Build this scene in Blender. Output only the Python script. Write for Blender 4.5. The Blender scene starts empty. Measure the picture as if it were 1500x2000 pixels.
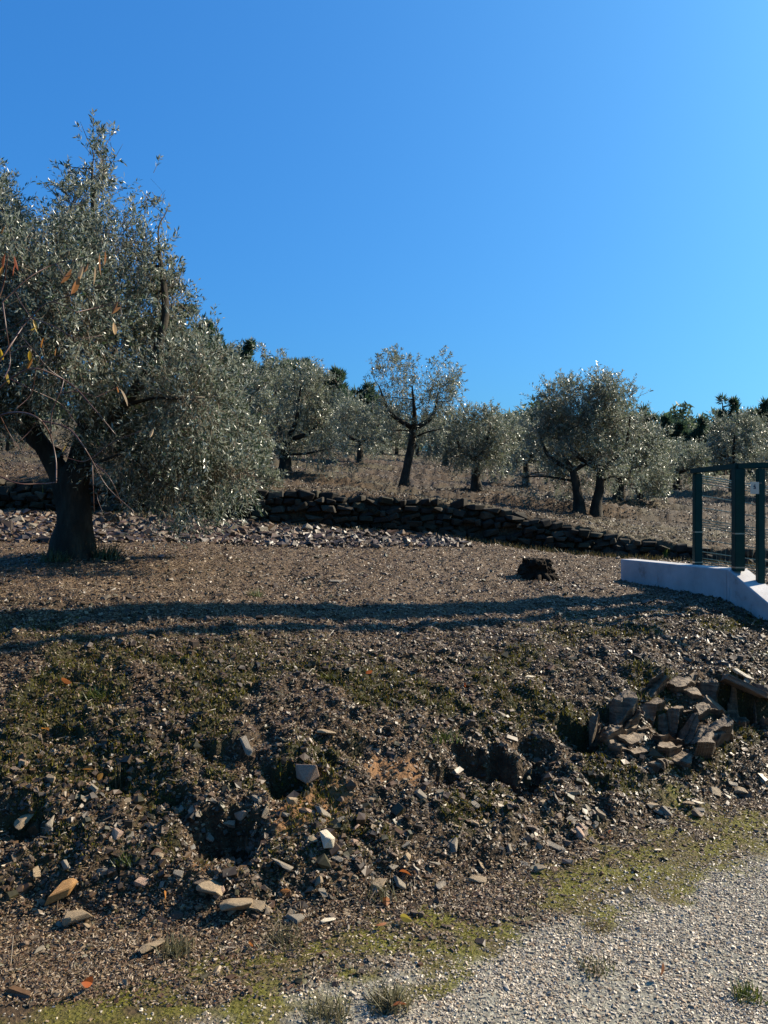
import bpy, bmesh, math, random
import numpy as np
from mathutils import Vector

# ------------------------------------------------------------------ camera, sky, sun, exposure
C = bpy.context.scene
COL = C.collection
F = 1570.0                       # focal length in photo pixels (1500 x 2000)
EYE = 1.6
cam = bpy.data.cameras.new('camera')
cam.sensor_fit = 'VERTICAL'; cam.sensor_height = 24.0; cam.sensor_width = 18.0
cam.lens = 24.0 * F / 2000.0
cam.clip_start = 0.05; cam.clip_end = 2000
camo = bpy.data.objects.new('camera', cam); COL.objects.link(camo)
camo.location = (0, 0, EYE); camo.rotation_euler = (math.radians(90), 0, 0)
C.camera = camo

AZ = math.radians(66); EL = math.radians(34)
world = bpy.data.worlds.new('World'); C.world = world; world.use_nodes = True
nt = world.node_tree; nt.nodes.clear()
sky = nt.nodes.new('ShaderNodeTexSky'); sky.sky_type = 'NISHITA'; sky.sun_disc = False
sky.sun_elevation = EL; sky.sun_rotation = AZ
sky.altitude = 300; sky.air_density = 1.0; sky.dust_density = 4.5; sky.ozone_density = 2.5
hs = nt.nodes.new('ShaderNodeHueSaturation'); hs.inputs['Saturation'].default_value = 1.6
hs.inputs['Hue'].default_value = 0.5
hs.inputs['Value'].default_value = 1.6
bg = nt.nodes.new('ShaderNodeBackground'); bg.inputs['Strength'].default_value = 0.083
wo = nt.nodes.new('ShaderNodeOutputWorld')
gm = nt.nodes.new('ShaderNodeGamma'); gm.inputs['Gamma'].default_value = 0.6
nt.links.new(sky.outputs[0], gm.inputs[0]); nt.links.new(gm.outputs[0], hs.inputs['Color']); tn = nt.nodes.new('ShaderNodeMix'); tn.data_type = 'RGBA'; tn.blend_type = 'MULTIPLY'; tn.inputs[0].default_value = 1.0; tn.inputs[7].default_value = (0.25, 0.725, 1.18, 1)
nt.links.new(hs.outputs[0], tn.inputs[6]); nt.links.new(tn.outputs[2], bg.inputs[0]); nt.links.new(bg.outputs[0], wo.inputs[0])
sl = bpy.data.lights.new('sun', 'SUN'); sl.energy = 5.0; sl.angle = math.radians(0.5); sl.color = (1.0, 0.88, 0.70)
so = bpy.data.objects.new('sun', sl); COL.objects.link(so)
SUN = Vector((math.sin(AZ) * math.cos(EL), math.cos(AZ) * math.cos(EL), math.sin(EL)))
so.rotation_euler = (-SUN).to_track_quat('-Z', 'Y').to_euler(); so.location = (20, 10, 30)
C.view_settings.view_transform = 'Standard'; C.view_settings.look = 'None'
C.view_settings.exposure = 1.22; C.view_settings.gamma = 1.0
C.cycles.max_bounces = 6; C.cycles.diffuse_bounces = 2; C.cycles.glossy_bounces = 2
C.cycles.transmission_bounces = 2; C.cycles.transparent_max_bounces = 4
C.cycles.sample_clamp_indirect = 4.0

# ------------------------------------------------------------------ helpers
def px(u, v, D):
    return np.array([(u - 750.0) / F * D, D, EYE - (v - 1000.0) / F * D])

def tag(o, label=None, cat=None, group=None, kind=None):
    if label: o['label'] = label
    if cat: o['category'] = cat
    if group: o['group'] = group
    if kind: o['kind'] = kind
    return o

def empty(name, loc, label=None, cat=None, group=None):
    o = bpy.data.objects.new(name, None); COL.objects.link(o)
    o.location = loc; o.empty_display_size = 0.2
    return tag(o, label, cat, group)

ALB = np.array([0.74, 0.625, 0.46])     # darker, warmer scale on the palettes, countering blue skylight and raised exposure
def make_mesh(name, V, faces, mats=(), midx=None, tint=None, smooth=False, attrs=None):
    """faces: list of (M,k) int arrays"""
    me = bpy.data.meshes.new(name)
    V = np.asarray(V, dtype=np.float32)
    me.vertices.add(len(V)); me.vertices.foreach_set('co', V.ravel())
    faces = [np.asarray(f, dtype=np.int32) for f in faces if len(f)]
    nl = sum(f.size for f in faces); npoly = sum(len(f) for f in faces)
    me.loops.add(nl); me.loops.foreach_set('vertex_index', np.concatenate([f.ravel() for f in faces]))
    tot = np.concatenate([np.full(len(f), f.shape[1], dtype=np.int32) for f in faces])
    start = np.concatenate([[0], np.cumsum(tot)[:-1]]).astype(np.int32)
    me.polygons.add(npoly); me.polygons.foreach_set('loop_start', start)
    try: me.polygons.foreach_set('loop_total', tot)
    except Exception: pass
    if midx is not None: me.polygons.foreach_set('material_index', np.asarray(midx, dtype=np.int32))
    me.polygons.foreach_set('use_smooth', np.full(npoly, bool(smooth)))
    if tint is not None:
        a = me.attributes.new('tint', 'FLOAT_COLOR', 'POINT')
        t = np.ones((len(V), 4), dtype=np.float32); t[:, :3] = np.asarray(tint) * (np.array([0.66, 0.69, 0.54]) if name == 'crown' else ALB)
        a.data.foreach_set('color', t.ravel())
    for k, arr in (attrs or {}).items():
        a = me.attributes.new(k, 'FLOAT', 'POINT'); a.data.foreach_set('value', np.asarray(arr, dtype=np.float32))
    for m in mats: me.materials.append(m)
    me.update(calc_edges=True); me.validate()
    return me

def link(name, me, parent=None):
    o = bpy.data.objects.new(name, me); COL.objects.link(o)
    if parent is not None: o.parent = parent
    return o

def shift(me, loc):
    co = np.empty(len(me.vertices) * 3, dtype=np.float32); me.vertices.foreach_get('co', co)
    co = co.reshape(-1, 3) - np.asarray(loc, dtype=np.float32)
    me.vertices.foreach_set('co', co.ravel()); me.update()

def smooth(a, b, x):
    t = np.clip((x - a) / (b - a), 0, 1); return t * t * (3 - 2 * t)

# value noise
def _hash(ix, iy, iz, seed):
    h = (ix.astype(np.int64) * 374761393 + iy.astype(np.int64) * 668265263 + iz.astype(np.int64) * 2147483647 + seed * 974711) & 0xFFFFFFFF
    h = ((h ^ (h >> 13)) * 1274126177) & 0xFFFFFFFF
    h = (h ^ (h >> 16)) * 2246822519 & 0xFFFFFFFF
    return ((h ^ (h >> 15)) & 0xFFFFFF) / float(0xFFFFFF)
def vnoise(x, y, seed=0):
    ix = np.floor(x); iy = np.floor(y); fx = x - ix; fy = y - iy
    fx = fx * fx * (3 - 2 * fx); fy = fy * fy * (3 - 2 * fy); z = np.zeros_like(ix)
    a = _hash(ix, iy, z, seed); b = _hash(ix + 1, iy, z, seed); c = _hash(ix, iy + 1, z, seed); d = _hash(ix + 1, iy + 1, z, seed)
    return (a * (1 - fx) + b * fx) * (1 - fy) + (c * (1 - fx) + d * fx) * fy
def fbm(x, y, seed=0, oct=4):
    s = 0; a = 0.5; f = 1.0
    for k in range(oct):
        s = s + a * (vnoise(x * f + 17.3 * k, y * f - 9.1 * k, seed + k) - 0.5); a *= 0.55; f *= 2.03
    return s
def vnoise3(p, seed=0):
    i = np.floor(p); f = p - i; f = f * f * (3 - 2 * f); r = 0
    for dx in (0, 1):
        for dy in (0, 1):
            for dz in (0, 1):
                w = (f[:, 0] if dx else 1 - f[:, 0]) * (f[:, 1] if dy else 1 - f[:, 1]) * (f[:, 2] if dz else 1 - f[:, 2])
                r = r + w * _hash(i[:, 0] + dx, i[:, 1] + dy, i[:, 2] + dz, seed)
    return r

# ------------------------------------------------------------------ materials
def new_mat(name):
    m = bpy.data.materials.new(name); m.use_nodes = True
    n = m.node_tree.nodes; l = m.node_tree.links
    return m, n, l, n['Principled BSDF']

def nz(n, scale, detail=4, rough=0.6, coord=None, l=None):
    t = n.new('ShaderNodeTexNoise'); t.inputs['Scale'].default_value = scale
    t.inputs['Detail'].default_value = detail; t.inputs['Roughness'].default_value = rough
    if coord is not None: l.new(coord, t.inputs['Vector'])
    return t
def mixc(n, l, fac, a, b, typ='MIX'):
    m = n.new('ShaderNodeMix'); m.data_type = 'RGBA'; m.blend_type = typ
    for k, s in ((0, fac), (6, a), (7, b)):
        if isinstance(s, (int, float)): m.inputs[k].default_value = s
        elif isinstance(s, tuple): m.inputs[k].default_value = (*s, 1.0)
        else: l.new(s, m.inputs[k])
    return m.outputs[2]
def ramp(n, l, src, stops):
    r = n.new('ShaderNodeValToRGB'); l.new(src, r.inputs[0]); e = r.color_ramp.elements
    while len(e) < len(stops): e.new(0.5)
    for k, (p, c) in enumerate(stops):
        e[k].position = p; e[k].color = (*c, 1) if isinstance(c, tuple) else (c, c, c, 1)
    return r.outputs[0]

def mat_tinted(name, rough=0.6, spec=0.4, translucent=0.0, back=None, noise=None):
    m, n, l, p = new_mat(name)
    a = n.new('ShaderNodeAttribute'); a.attribute_name = 'tint'
    col = a.outputs['Color']
    if noise:
        tc = n.new('ShaderNodeTexCoord')
        t = nz(n, noise, 4, 0.65, tc.outputs['Object'], l)
        f = ramp(n, l, t.outputs[0], [(0.3, 0.6), (0.7, 1.3)])
        col = mixc(n, l, 1.0, col, f, 'MULTIPLY')
    if back:
        back = tuple(c * k for c, k in zip(back, (0.67, 0.68, 0.56)))
        g = n.new('ShaderNodeNewGeometry')
        col = mixc(n, l, g.outputs['Backfacing'], col, back)
    l.new(col, p.inputs['Base Color'])
    p.inputs['Roughness'].default_value = rough
    p.inputs['Specular IOR Level'].default_value = spec
    if translucent:
        tr = n.new('ShaderNodeBsdfTranslucent'); l.new(col, tr.inputs['Color'])
        mx = n.new('ShaderNodeMixShader'); mx.inputs[0].default_value = translucent
        l.new(p.outputs[0], mx.inputs[1]); l.new(tr.outputs[0], mx.inputs[2])
        l.new(mx.outputs[0], n['Material Output'].inputs['Surface'])
    return m

def mat_noise(name, stops, scale=8, detail=6, rough=0.8, spec=0.3, bump=0.0, bscale=None, metal=0.0, stretch=None, warm=True):
    if warm: stops = [(p, tuple(c * k for c, k in zip(col, ALB))) for p, col in stops]
    m, n, l, p = new_mat(name)
    tc = n.new('ShaderNodeTexCoord'); co = tc.outputs['Object']
    if stretch:
        mp = n.new('ShaderNodeMapping'); mp.inputs['Scale'].default_value = stretch; l.new(co, mp.inputs[0]); co = mp.outputs[0]
    oi = n.new('ShaderNodeObjectInfo')
    ad = n.new('ShaderNodeVectorMath'); ad.operation = 'ADD'
    cx = n.new('ShaderNodeMath'); cx.operation = 'MULTIPLY'; cx.inputs[1].default_value = 37.0
    l.new(oi.outputs['Random'], cx.inputs[0]); l.new(co, ad.inputs[0]); l.new(cx.outputs[0], ad.inputs[1])
    t = nz(n, scale, detail, 0.65, ad.outputs[0], l)
    l.new(ramp(n, l, t.outputs[0], stops), p.inputs['Base Color'])
    p.inputs['Roughness'].default_value = rough; p.inputs['Specular IOR Level'].default_value = spec
    p.inputs['Metallic'].default_value = metal
    if bump:
        t2 = nz(n, bscale or scale * 3, 6, 0.7, ad.outputs[0], l)
        b = n.new('ShaderNodeBump'); b.inputs['Strength'].default_value = bump; b.inputs['Distance'].default_value = 0.02
        l.new(t2.outputs[0], b.inputs['Height']); l.new(b.outputs[0], p.inputs['Normal'])
    return m

M = {}
M['olive_leaf'] = mat_tinted('olive_leaf', 0.36, 0.7, 0.3, (0.38, 0.40, 0.37))
M['twig'] = mat_noise('twig', [(0.3, (0.10, 0.085, 0.07)), (0.7, (0.22, 0.19, 0.16))], 20, rough=0.7)
M['bark'] = mat_noise('bark', [(0.25, (0.016, 0.014, 0.012)), (0.5, (0.045, 0.042, 0.038)), (0.75, (0.11, 0.108, 0.10))], 9, 8, 0.9, 0.2, 0.9, 25, stretch=(1, 1, 0.35))  # bark darkened, the trunks' unlit side is put into the colour
M['pine_needle'] = mat_tinted('pine_needle', 0.6, 0.3, 0.35)
M['pine_bark'] = mat_noise('pine_bark', [(0.3, (0.04, 0.028, 0.02)), (0.7, (0.13, 0.09, 0.065))], 5, rough=0.9)
M['chip'] = mat_tinted('chip', 0.5, 0.4, 0, None, 60)
M['litter'] = mat_tinted('litter', 0.5, 0.5, 0.12)
M['grass'] = mat_tinted('grass', 0.5, 0.4, 0.3)
STONE = {
 'grey':   [(0.3, (0.11, 0.105, 0.10)), (0.55, (0.22, 0.21, 0.20)), (0.8, (0.34, 0.33, 0.31))],
 'tan':    [(0.3, (0.14, 0.115, 0.085)), (0.55, (0.28, 0.235, 0.18)), (0.8, (0.40, 0.35, 0.28))],
 'brown':  [(0.3, (0.07, 0.055, 0.045)), (0.55, (0.155, 0.12, 0.10)), (0.8, (0.26, 0.21, 0.18))],
 'orange': [(0.3, (0.24, 0.13, 0.05)), (0.55, (0.40, 0.24, 0.10)), (0.8, (0.50, 0.37, 0.20))],
 'white':  [(0.3, (0.42, 0.41, 0.39)), (0.55, (0.62, 0.61, 0.58)), (0.8, (0.75, 0.74, 0.72))],
 'pink':   [(0.3, (0.20, 0.14, 0.12)), (0.55, (0.36, 0.27, 0.24)), (0.8, (0.52, 0.45, 0.42))],
}
STONE = {k: [(p, tuple(min(0.8, 1.3 * c_) for c_ in c)) for p, c in s] for k, s in STONE.items()}
for k, s in STONE.items():
    M['stone_' + k] = mat_noise('stone_' + k, s, 22, 7, 0.62, 0.4, 0.5, 60, stretch=(1, 1, 3))
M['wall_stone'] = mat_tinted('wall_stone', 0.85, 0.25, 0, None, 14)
M['outcrop'] = mat_noise('outcrop', [(0.28, (0.035, 0.026, 0.020)), (0.45, (0.13, 0.105, 0.085)), (0.6, (0.24, 0.20, 0.165)), (0.78, (0.38, 0.34, 0.30))], 11, 10, 0.7, 0.35, 0.8, 22, stretch=(0.6, 1, 5))
M['white_paint'] = mat_noise('white_paint', [(0.28, (0.17, 0.15, 0.135)), (0.39, (0.34, 0.325, 0.315)), (0.7, (0.46, 0.45, 0.445))], 4, 10, 0.7, 0.3, 0.15, 30, warm=False)
M['green_paint'] = mat_noise('green_paint', [(0.3, (0.003, 0.040, 0.042)), (0.7, (0.005, 0.062, 0.062))], 6, 5, 0.6, 0.2)
M['sunlit_wire'] = mat_noise('sunlit_wire', [(0.3, (0.26, 0.30, 0.26)), (0.7, (0.36, 0.38, 0.33))], 6, 5, 0.25, 0.8)  # pale tone puts the sun's gleam on the wires into their colour
M['steel'] = mat_noise('steel', [(0.3, (0.42, 0.42, 0.42)), (0.7, (0.6, 0.6, 0.6))], 12, 5, 0.35, 0.5, metal=0.7)
M['sign_white'] = mat_noise('sign_white', [(0.3, (0.70, 0.70, 0.72)), (0.7, (0.80, 0.80, 0.82))], 8, rough=0.5)
M['sign_ink'] = mat_noise('sign_ink', [(0.3, (0.04, 0.05, 0.12)), (0.7, (0.07, 0.08, 0.16))], 8, rough=0.6)
M['stump'] = mat_noise('stump', [(0.3, (0.010, 0.008, 0.006)), (0.6, (0.035, 0.028, 0.022)), (0.8, (0.08, 0.065, 0.05))], 12, 8, 0.95, 0.15, 1.0, 30)
M['concrete'] = mat_noise('concrete', [(0.3, (0.28, 0.27, 0.26)), (0.7, (0.42, 0.41, 0.39))], 7, 7, 0.85, 0.3, 0.2, 40)
M['red_twig'] = mat_noise('red_twig', [(0.35, (0.07, 0.022, 0.018)), (0.7, (0.17, 0.11, 0.085))], 14, 4, 0.45, 0.5)
M['dead_leaf'] = mat_tinted('dead_leaf', 0.5, 0.4, 0.45)

# ------------------------------------------------------------------ terrain heights
def tps_fit(P, lam=1e-3):
    P = np.asarray(P, float); xy = P[:, :2]; n = len(P)
    d = np.linalg.norm(xy[:, None] - xy[None], axis=2); K = np.where(d > 0, d * d * np.log(d + 1e-12), 0)
    A = np.zeros((n + 3, n + 3)); A[:n, :n] = K + lam * np.eye(n); A[:n, n] = 1; A[:n, n + 1:] = xy; A[n:, :n] = A[:n, n:].T
    return xy, np.linalg.solve(A, np.concatenate([P[:, 2], np.zeros(3)]))
def tps_eval(fit, x, y):
    xy, w = fit; n = len(xy); s = w[n] + w[n + 1] * x + w[n + 2] * y
    for k in range(n):
        r2 = (x - xy[k, 0]) ** 2 + (y - xy[k, 1]) ** 2
        s = s + w[k] * 0.5 * r2 * np.log(r2 + 1e-12)
    return s

FX = np.array([-30, -8, -4, -1.48, -0.49, 0.32, 1.12, 2.14, 3.5, 6, 30.]); FY = np.array([2.4, 2.8, 2.95, 3.1, 3.1, 3.39, 3.92, 4.48, 5.2, 6.4, 18.])
def foot(x): return np.interp(x, FX, FY)
low = [px(*p) for p in [
 (0, 1800, 3.1), (500, 1800, 3.1), (900, 1740, 3.39), (1200, 1640, 3.92), (1500, 1560, 4.48),
 (0, 1420, 4.1), (250, 1410, 4.15), (500, 1420, 4.2), (900, 1420, 4.5), (1100, 1385, 4.9), (1300, 1345, 5.2), (1500, 1320, 5.5),
 (0, 1215, 5.3), (350, 1212, 5.6), (700, 1205, 6.2), (1100, 1178, 7.2), (1300, 1165, 7.6), (1500, 1238, 6.4),
 (0, 1095, 7.8), (145, 1092, 7.9), (500, 1100, 8.2), (800, 1108, 8.6), (1045, 1135, 8.4), (1212, 1135, 9.2), (1420, 1172, 7.3),
 (0, 1066, 9), (400, 1072, 9.2), (700, 1082, 9.5), (1000, 1088, 10.2),
 (0, 998, 11.8), (300, 1008, 12), (500, 1022, 12.2), (700, 1038, 12.4), (900, 1055, 12.4), (1200, 1088, 12), (1340, 1094, 11.5), (1500, 1112, 11)]]
low += [np.array(p) for p in [(-6, 2.9, 0.02), (-6, 4, .6), (-6, 6, 1.0), (-7, 9, 1.3), (-9, 12, 1.75), (-14, 8, 1.3), (5, 6.2, 0.1), (5, 8, .55), (6.5, 9.5, .6), (9, 11, .6), (14, 12, .4), (8, 13, .65)]]
low = tps_fit(low, 2e-3)
upp = [px(*p) for p in [
 (0, 932, 12.1), (300, 945, 12.3), (500, 958, 12.5), (700, 966, 12.7), (900, 985, 12.7), (1100, 1020, 12.5), (1200, 1043, 12.3), (1340, 1062, 11.8), (1500, 1078, 11.3),
 (790, 972, 18), (930, 965, 19), (1150, 1008, 15.5), (558, 938, 17), (703, 912, 28), (640, 895, 35), (1028, 962, 24), (1320, 962, 26), (1250, 985, 21),
 (750, 880, 55), (200, 885, 30), (0, 890, 25), (1300, 930, 60), (1470, 932, 60), (1000, 918, 45), (470, 925, 20), (250, 905, 20), (1490, 985, 20)]]
upp += [np.array(p) for p in [(-45, 85, 11), (-12, 85, 10), (0, 85, 8.2), (20, 85, 6), (40, 85, 5), (70, 85, 6), (-12, 14, 2.7), (-20, 30, 4.8), (10, 14, 1.1), (18, 25, 1.6), (35, 50, 3.6), (-40, 50, 7.5), (-60, 130, 10), (0, 130, 7), (60, 130, 5)]]
upp = tps_fit(upp, 2e-3)
WX = np.array([-60, -14, -5.6, -3.4, -1.9, -0.4, 1.2, 3.44, 4.3, 5.25, 14, 60.]); WY = np.array([12, 12, 11.85, 12.05, 12.25, 12.45, 12.45, 12.05, 11.6, 11.1, 11, 11.])
def wall_y(x): return np.interp(x, WX, WY)

HOLES = []   # x, y(lip), half width, depth, length downhill
def H(x, y, fine=True):
    x = np.asarray(x, float); y = np.asarray(y, float)
    xc = np.clip(x, -14, 14); s = y - foot(x)
    zl = tps_eval(low, xc, np.clip(y, 2, 13.5))
    b = smooth(-0.10, 0.22, s + 0.10 * (vnoise(x * 2.2, y * 2.2, 5) - 0.5))
    zl = b * np.maximum(zl, 0.0)
    zu = tps_eval(upp, np.clip(x, -70, 70), np.clip(y, 11, 130))
    w = smooth(0.0, 0.10, y - wall_y(x))
    z = zl * (1 - w) + zu * w
    z = z + 0.03 * b * (1 - w) * fbm(x * 1.3, y * 1.3, 3) * 2
    z = np.array(z, float, ndmin=1); xf = np.broadcast_to(x, z.shape).astype(float); yf = np.broadcast_to(y, z.shape).astype(float)
    for (hx, hy, hw, hd, hl) in HOLES:
        k = (np.abs(xf - hx) < 2.2 * hw + 0.12) & (yf > hy - hl - 0.4) & (yf < hy + 0.4)
        if not k.any(): continue
        xx = xf[k]; yy = yf[k]
        xw = xx + 0.10 * fbm(xx * 7, yy * 7, 71, 3)
        lip = hy + 0.16 * fbm(xx * 5 + hx, xx * 0 + hy, 77, 4)
        t = (yy - lip) + 0.10 * fbm(xx * 13, yy * 13, 79, 3); g = np.exp(-np.abs((xw - hx) / hw) ** 3) * (0.65 + 0.7 * vnoise(xx * 11, yy * 4, 81))
        f = np.where(t > 0, 1 - smooth(0, 0.035, t), 1 - smooth(0.0, hl, -t))
        z[k] = z[k] - hd * g * f
    fr_ = y / 2.7 + 0.035 * x + 0.5 * fbm(x * 0.12, y * 0.1, 91); fr_ = fr_ - np.floor(fr_)
    z = z + np.where(w > 0.5, 1, 0) * smooth(14.2, 16.5, y) * (1 - smooth(45, 60, y)) * (0.06 + 0.26 * vnoise(x * 0.25, y * 0.3, 93)) * (smooth(0, 0.09, fr_) - fr_)
    if fine:
        a = 0.010 + 0.115 * smooth(-0.05, 0.2, s) * (1 - 0.5 * smooth(1.2, 2.6, s))
        a = np.where(w > 0.5, 0.10 + 0.004 * y, a)
        z = z + a * fbm(x * 6.5, y * 6.5, 11, 4)
        z = z + 0.8 * a * np.abs(fbm(x * 17, y * 17, 23, 3))
    return z
def at(u, v, fine=False):
    t = np.geomspace(1.5, 120, 6000)
    x = (u - 750.0) / F * t; zr = EYE - (v - 1000.0) / F * t
    h = H(x, t, fine); k = np.argmax(h >= zr)
    return np.array([x[k], t[k], h[k]])
_h = []
for (u, v, hw, hd, hl) in [(440, 1590, 0.15, 0.20, 0.30), (390, 1600, 0.08, 0.10, 0.25), (565, 1495, 0.10, 0.17, 0.22), (945, 1465, 0.17, 0.22, 0.34), (860, 1500, 0.10, 0.12, 0.25), (1010, 1475, 0.12, 0.15, 0.3), (1050, 1455, 0.10, 0.12, 0.3), (1120, 1420, 0.12, 0.17, 0.28), (1200, 1400, 0.10, 0.10, 0.25),
                           (455, 1475, 0.14, 0.10, 0.22), (1300, 1400, 0.12, 0.14, 0.3), (1400, 1345, 0.14, 0.16, 0.3), (1490, 1345, 0.26, 0.30, 0.42), (1620, 1350, 0.24, 0.2, 0.4), (60, 1595, 0.11, 0.10, 0.2), (690, 1455, 0.08, 0.10, 0.18), (250, 1500, 0.14, 0.07, 0.25), (330, 1560, 0.10, 0.08, 0.2), (150, 1430, 0.12, 0.06, 0.2), (640, 1475, 0.06, 0.08, 0.15), (1160, 1530, 0.08, 0.08, 0.18)]:
    p = at(u, v); _h.append((p[0], p[1], hw, hd, hl))
HOLES = _h

# ground: one sheet, fine near the camera
NX, NY = 620, 860
ys = np.concatenate([np.linspace(-8, 1.4, 30)[:-1], 1.4 * (13.2 / 1.4) ** np.linspace(0, 1, NY - 170), 13.2 * (170 / 13.2) ** np.linspace(0, 1, 142)[1:]])
ts = np.linspace(-1, 1, NX); ts = ts * (0.72 + 0.28 * ts * ts)
wy = np.maximum(ys, 1.4) * 0.95 + 2.2
X = ts[None, :] * wy[:, None]; Y = np.repeat(ys[:, None], NX, 1)
Z = H(X.ravel(), Y.ravel()).reshape(X.shape)
V = np.stack([X.ravel(), Y.ravel(), Z.ravel()], 1)
idx = np.arange(len(ys) * NX).reshape(len(ys), NX)
Q = np.stack([idx[:-1, :-1].ravel(), idx[:-1, 1:].ravel(), idx[1:, 1:].ravel(), idx[1:, :-1].ravel()], 1)

MOSS = []
for (u, v, ra, rb) in [(1300, 1668, .42, .17), (1180, 1715, .34, .15), (1440, 1640, .40, .15), (150, 1985, .3, .14), (330, 1990, .22, .12), (1090, 1770, .24, .09), (960, 1810, .30, .10), (800, 1850, .34, .11), (660, 1855, .30, .12), (700, 1900, .25, .08), (560, 1880, .2, .08), (430, 1900, .26, .1), (260, 1945, .28, .12), (120, 1965, .22, .1), (520, 1960, .18, .07), (1230, 1580, .22, .08), (1560, 1610, .4, .14)]:
    D_ = EYE * F / (v - 1000); MOSS.append(((u - 750) / F * D_, D_, ra, rb))
def masks(x, y):
    s = y - foot(x)
    nA = fbm(x * 1.7, y * 1.7, 41) ; nB = fbm(x * 5, y * 5, 43)
    gravel = 1 - smooth(-0.60, -0.22, s + 0.34 * smooth(-0.25, -0.9, x) + 0.5 * nA + 0.3 * nB)
    moss = np.zeros_like(x)
    for (qx, qy, ra, rb) in MOSS:
        d = np.hypot((x - qx) / ra, (y - qy) / rb) + 2.4 * nA + 4.2 * nB
        moss = np.maximum(moss, 0.95 * (1 - smooth(0.3, 1.5, d)))
    bankmoss = smooth(0.05, 0.4, s) * (1 - smooth(1.5, 2.8, s)) * smooth(-0.08, 0.12, 0.09 * smooth(-0.2, -1.0, x) + fbm(x * 2.3, y * 2.3, 47) + 0.6 * nB) * np.where(y < 12, 1, 0)
    return gravel, moss, bankmoss
g_, m_, bm_ = masks(V[:, 0], V[:, 1])
soilp = [(at(610, 1575), 0.15), (at(655, 1545), 0.12), (at(565, 1605), 0.11), (at(500, 1680), 0.07), (at(740, 1500), 0.11), (at(800, 1515), 0.10), (at(400, 1690), 0.06)]
def soil_at(x, y):
    r_ = np.zeros_like(x)
    for p, r in soilp:
        d = np.hypot(x - p[0], y - p[1]) + 0.13 * fbm(x * 9, y * 9, 51, 5)
        r_ = np.maximum(r_, 0.9 * (1 - smooth(r * 0.3, r * 1.3, d)))
    return r_
soil = soil_at(V[:, 0], V[:, 1])
upm = smooth(0, 0.2, V[:, 1] - wall_y(V[:, 0]))
dry = 0.5 * upm * smooth(0.02, 0.14, fbm(V[:, 0] * 0.35, V[:, 1] * 0.5, 61))
dry = np.maximum(dry, 0.7 * upm * smooth(32, 46, V[:, 1]))

s_ = V[:, 1] - foot(V[:, 0])
terr = (1 - 0.9 * upm) * smooth(2.0, 3.4, s_ + 1.2 * fbm(V[:, 0] * 1.1, V[:, 1] * 1.1, 67)) * (1 - 0.45 * smooth(0.6, 2.0, V[:, 0]))
def ground_mat():
    m, n, l, p = new_mat('ground_soil')
    tc = n.new('ShaderNodeTexCoord'); co = tc.outputs['Object']
    def at_(k):
        a = n.new('ShaderNodeAttribute'); a.attribute_name = k; return a.outputs['Fac']
    big = nz(n, 1.1, 5, 0.6, co, l); mid = nz(n, 14, 6, 0.7, co, l); fin = nz(n, 95, 5, 0.7, co, l)
    vor = n.new('ShaderNodeTexVoronoi'); vor.inputs['Scale'].default_value = 60; l.new(co, vor.inputs['Vector'])
    c1 = ramp(n, l, mid.outputs[0], [(0.3, (0.015, 0.010, 0.005)), (0.5, (0.046, 0.030, 0.015)), (0.7, (0.098, 0.066, 0.036))])
    c2 = ramp(n, l, big.outputs[0], [(0.35, (0.8, 0.8, 0.8)), (0.65, (1.25, 1.12, 1.0))])
    c = mixc(n, l, 1.0, c1, c2, 'MULTIPLY')
    vr = ramp(n, l, vor.outputs['Color'], [(0.1, 0.55), (0.9, 1.5)])
    c = mixc(n, l, 0.7, c, vr, 'MULTIPLY')
    c = mixc(n, l, at_('terrace'), c, ramp(n, l, mid.outputs[0], [(0.3, (0.034, 0.021, 0.011)), (0.5, (0.082, 0.053, 0.030)), (0.7, (0.155, 0.108, 0.066))]))
    dryc = ramp(n, l, mid.outputs[0], [(0.3, (0.045, 0.038, 0.018)), (0.7, (0.10, 0.088, 0.042))])
    c = mixc(n, l, at_('dry'), c, dryc)
    gc = ramp(n, l, fin.outputs[0], [(0.3, (0.11, 0.098, 0.075)), (0.5, (0.20, 0.185, 0.145)), (0.7, (0.33, 0.31, 0.25))])
    gc = mixc(n, l, 0.6, gc, ramp(n, l, vor.outputs['Color'], [(0.1, 0.55), (0.9, 1.35)]), 'MULTIPLY')
    c = mixc(n, l, at_('gravel'), c, gc)
    mc = ramp(n, l, fin.outputs[0], [(0.3, (0.050, 0.045, 0.006)), (0.7, (0.15, 0.14, 0.014))])
    mc = mixc(n, l, ramp(n, l, nz(n, 5.5, 4, 0.6, co, l).outputs[0], [(0.42, 0.0), (0.6, 1.0)]), mc, (0.085, 0.062, 0.026))
    c = mixc(n, l, at_('moss'), c, mc)
    bmc = ramp(n, l, fin.outputs[0], [(0.3, (0.010, 0.010, 0.003)), (0.7, (0.042, 0.038, 0.009))])
    c = mixc(n, l, at_('bankmoss'), c, bmc)
    sc = ramp(n, l, mid.outputs[0], [(0.3, (0.13, 0.062, 0.022)), (0.7, (0.23, 0.118, 0.048))])
    c = mixc(n, l, at_('soil'), c, sc)
    l.new(c, p.inputs['Base Color']); p.inputs['Roughness'].default_value = 0.85; p.inputs['Specular IOR Level'].default_value = 0.25
    ad = n.new('ShaderNodeMath'); ad.operation = 'ADD'; l.new(fin.outputs[0], ad.inputs[0]); l.new(vor.outputs['Distance'], ad.inputs[1])
    b = n.new('ShaderNodeBump'); b.inputs['Strength'].default_value = 0.8; b.inputs['Distance'].default_value = 0.012
    l.new(ad.outputs[0], b.inputs['Height']); l.new(b.outputs[0], p.inputs['Normal'])
    return m
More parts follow.
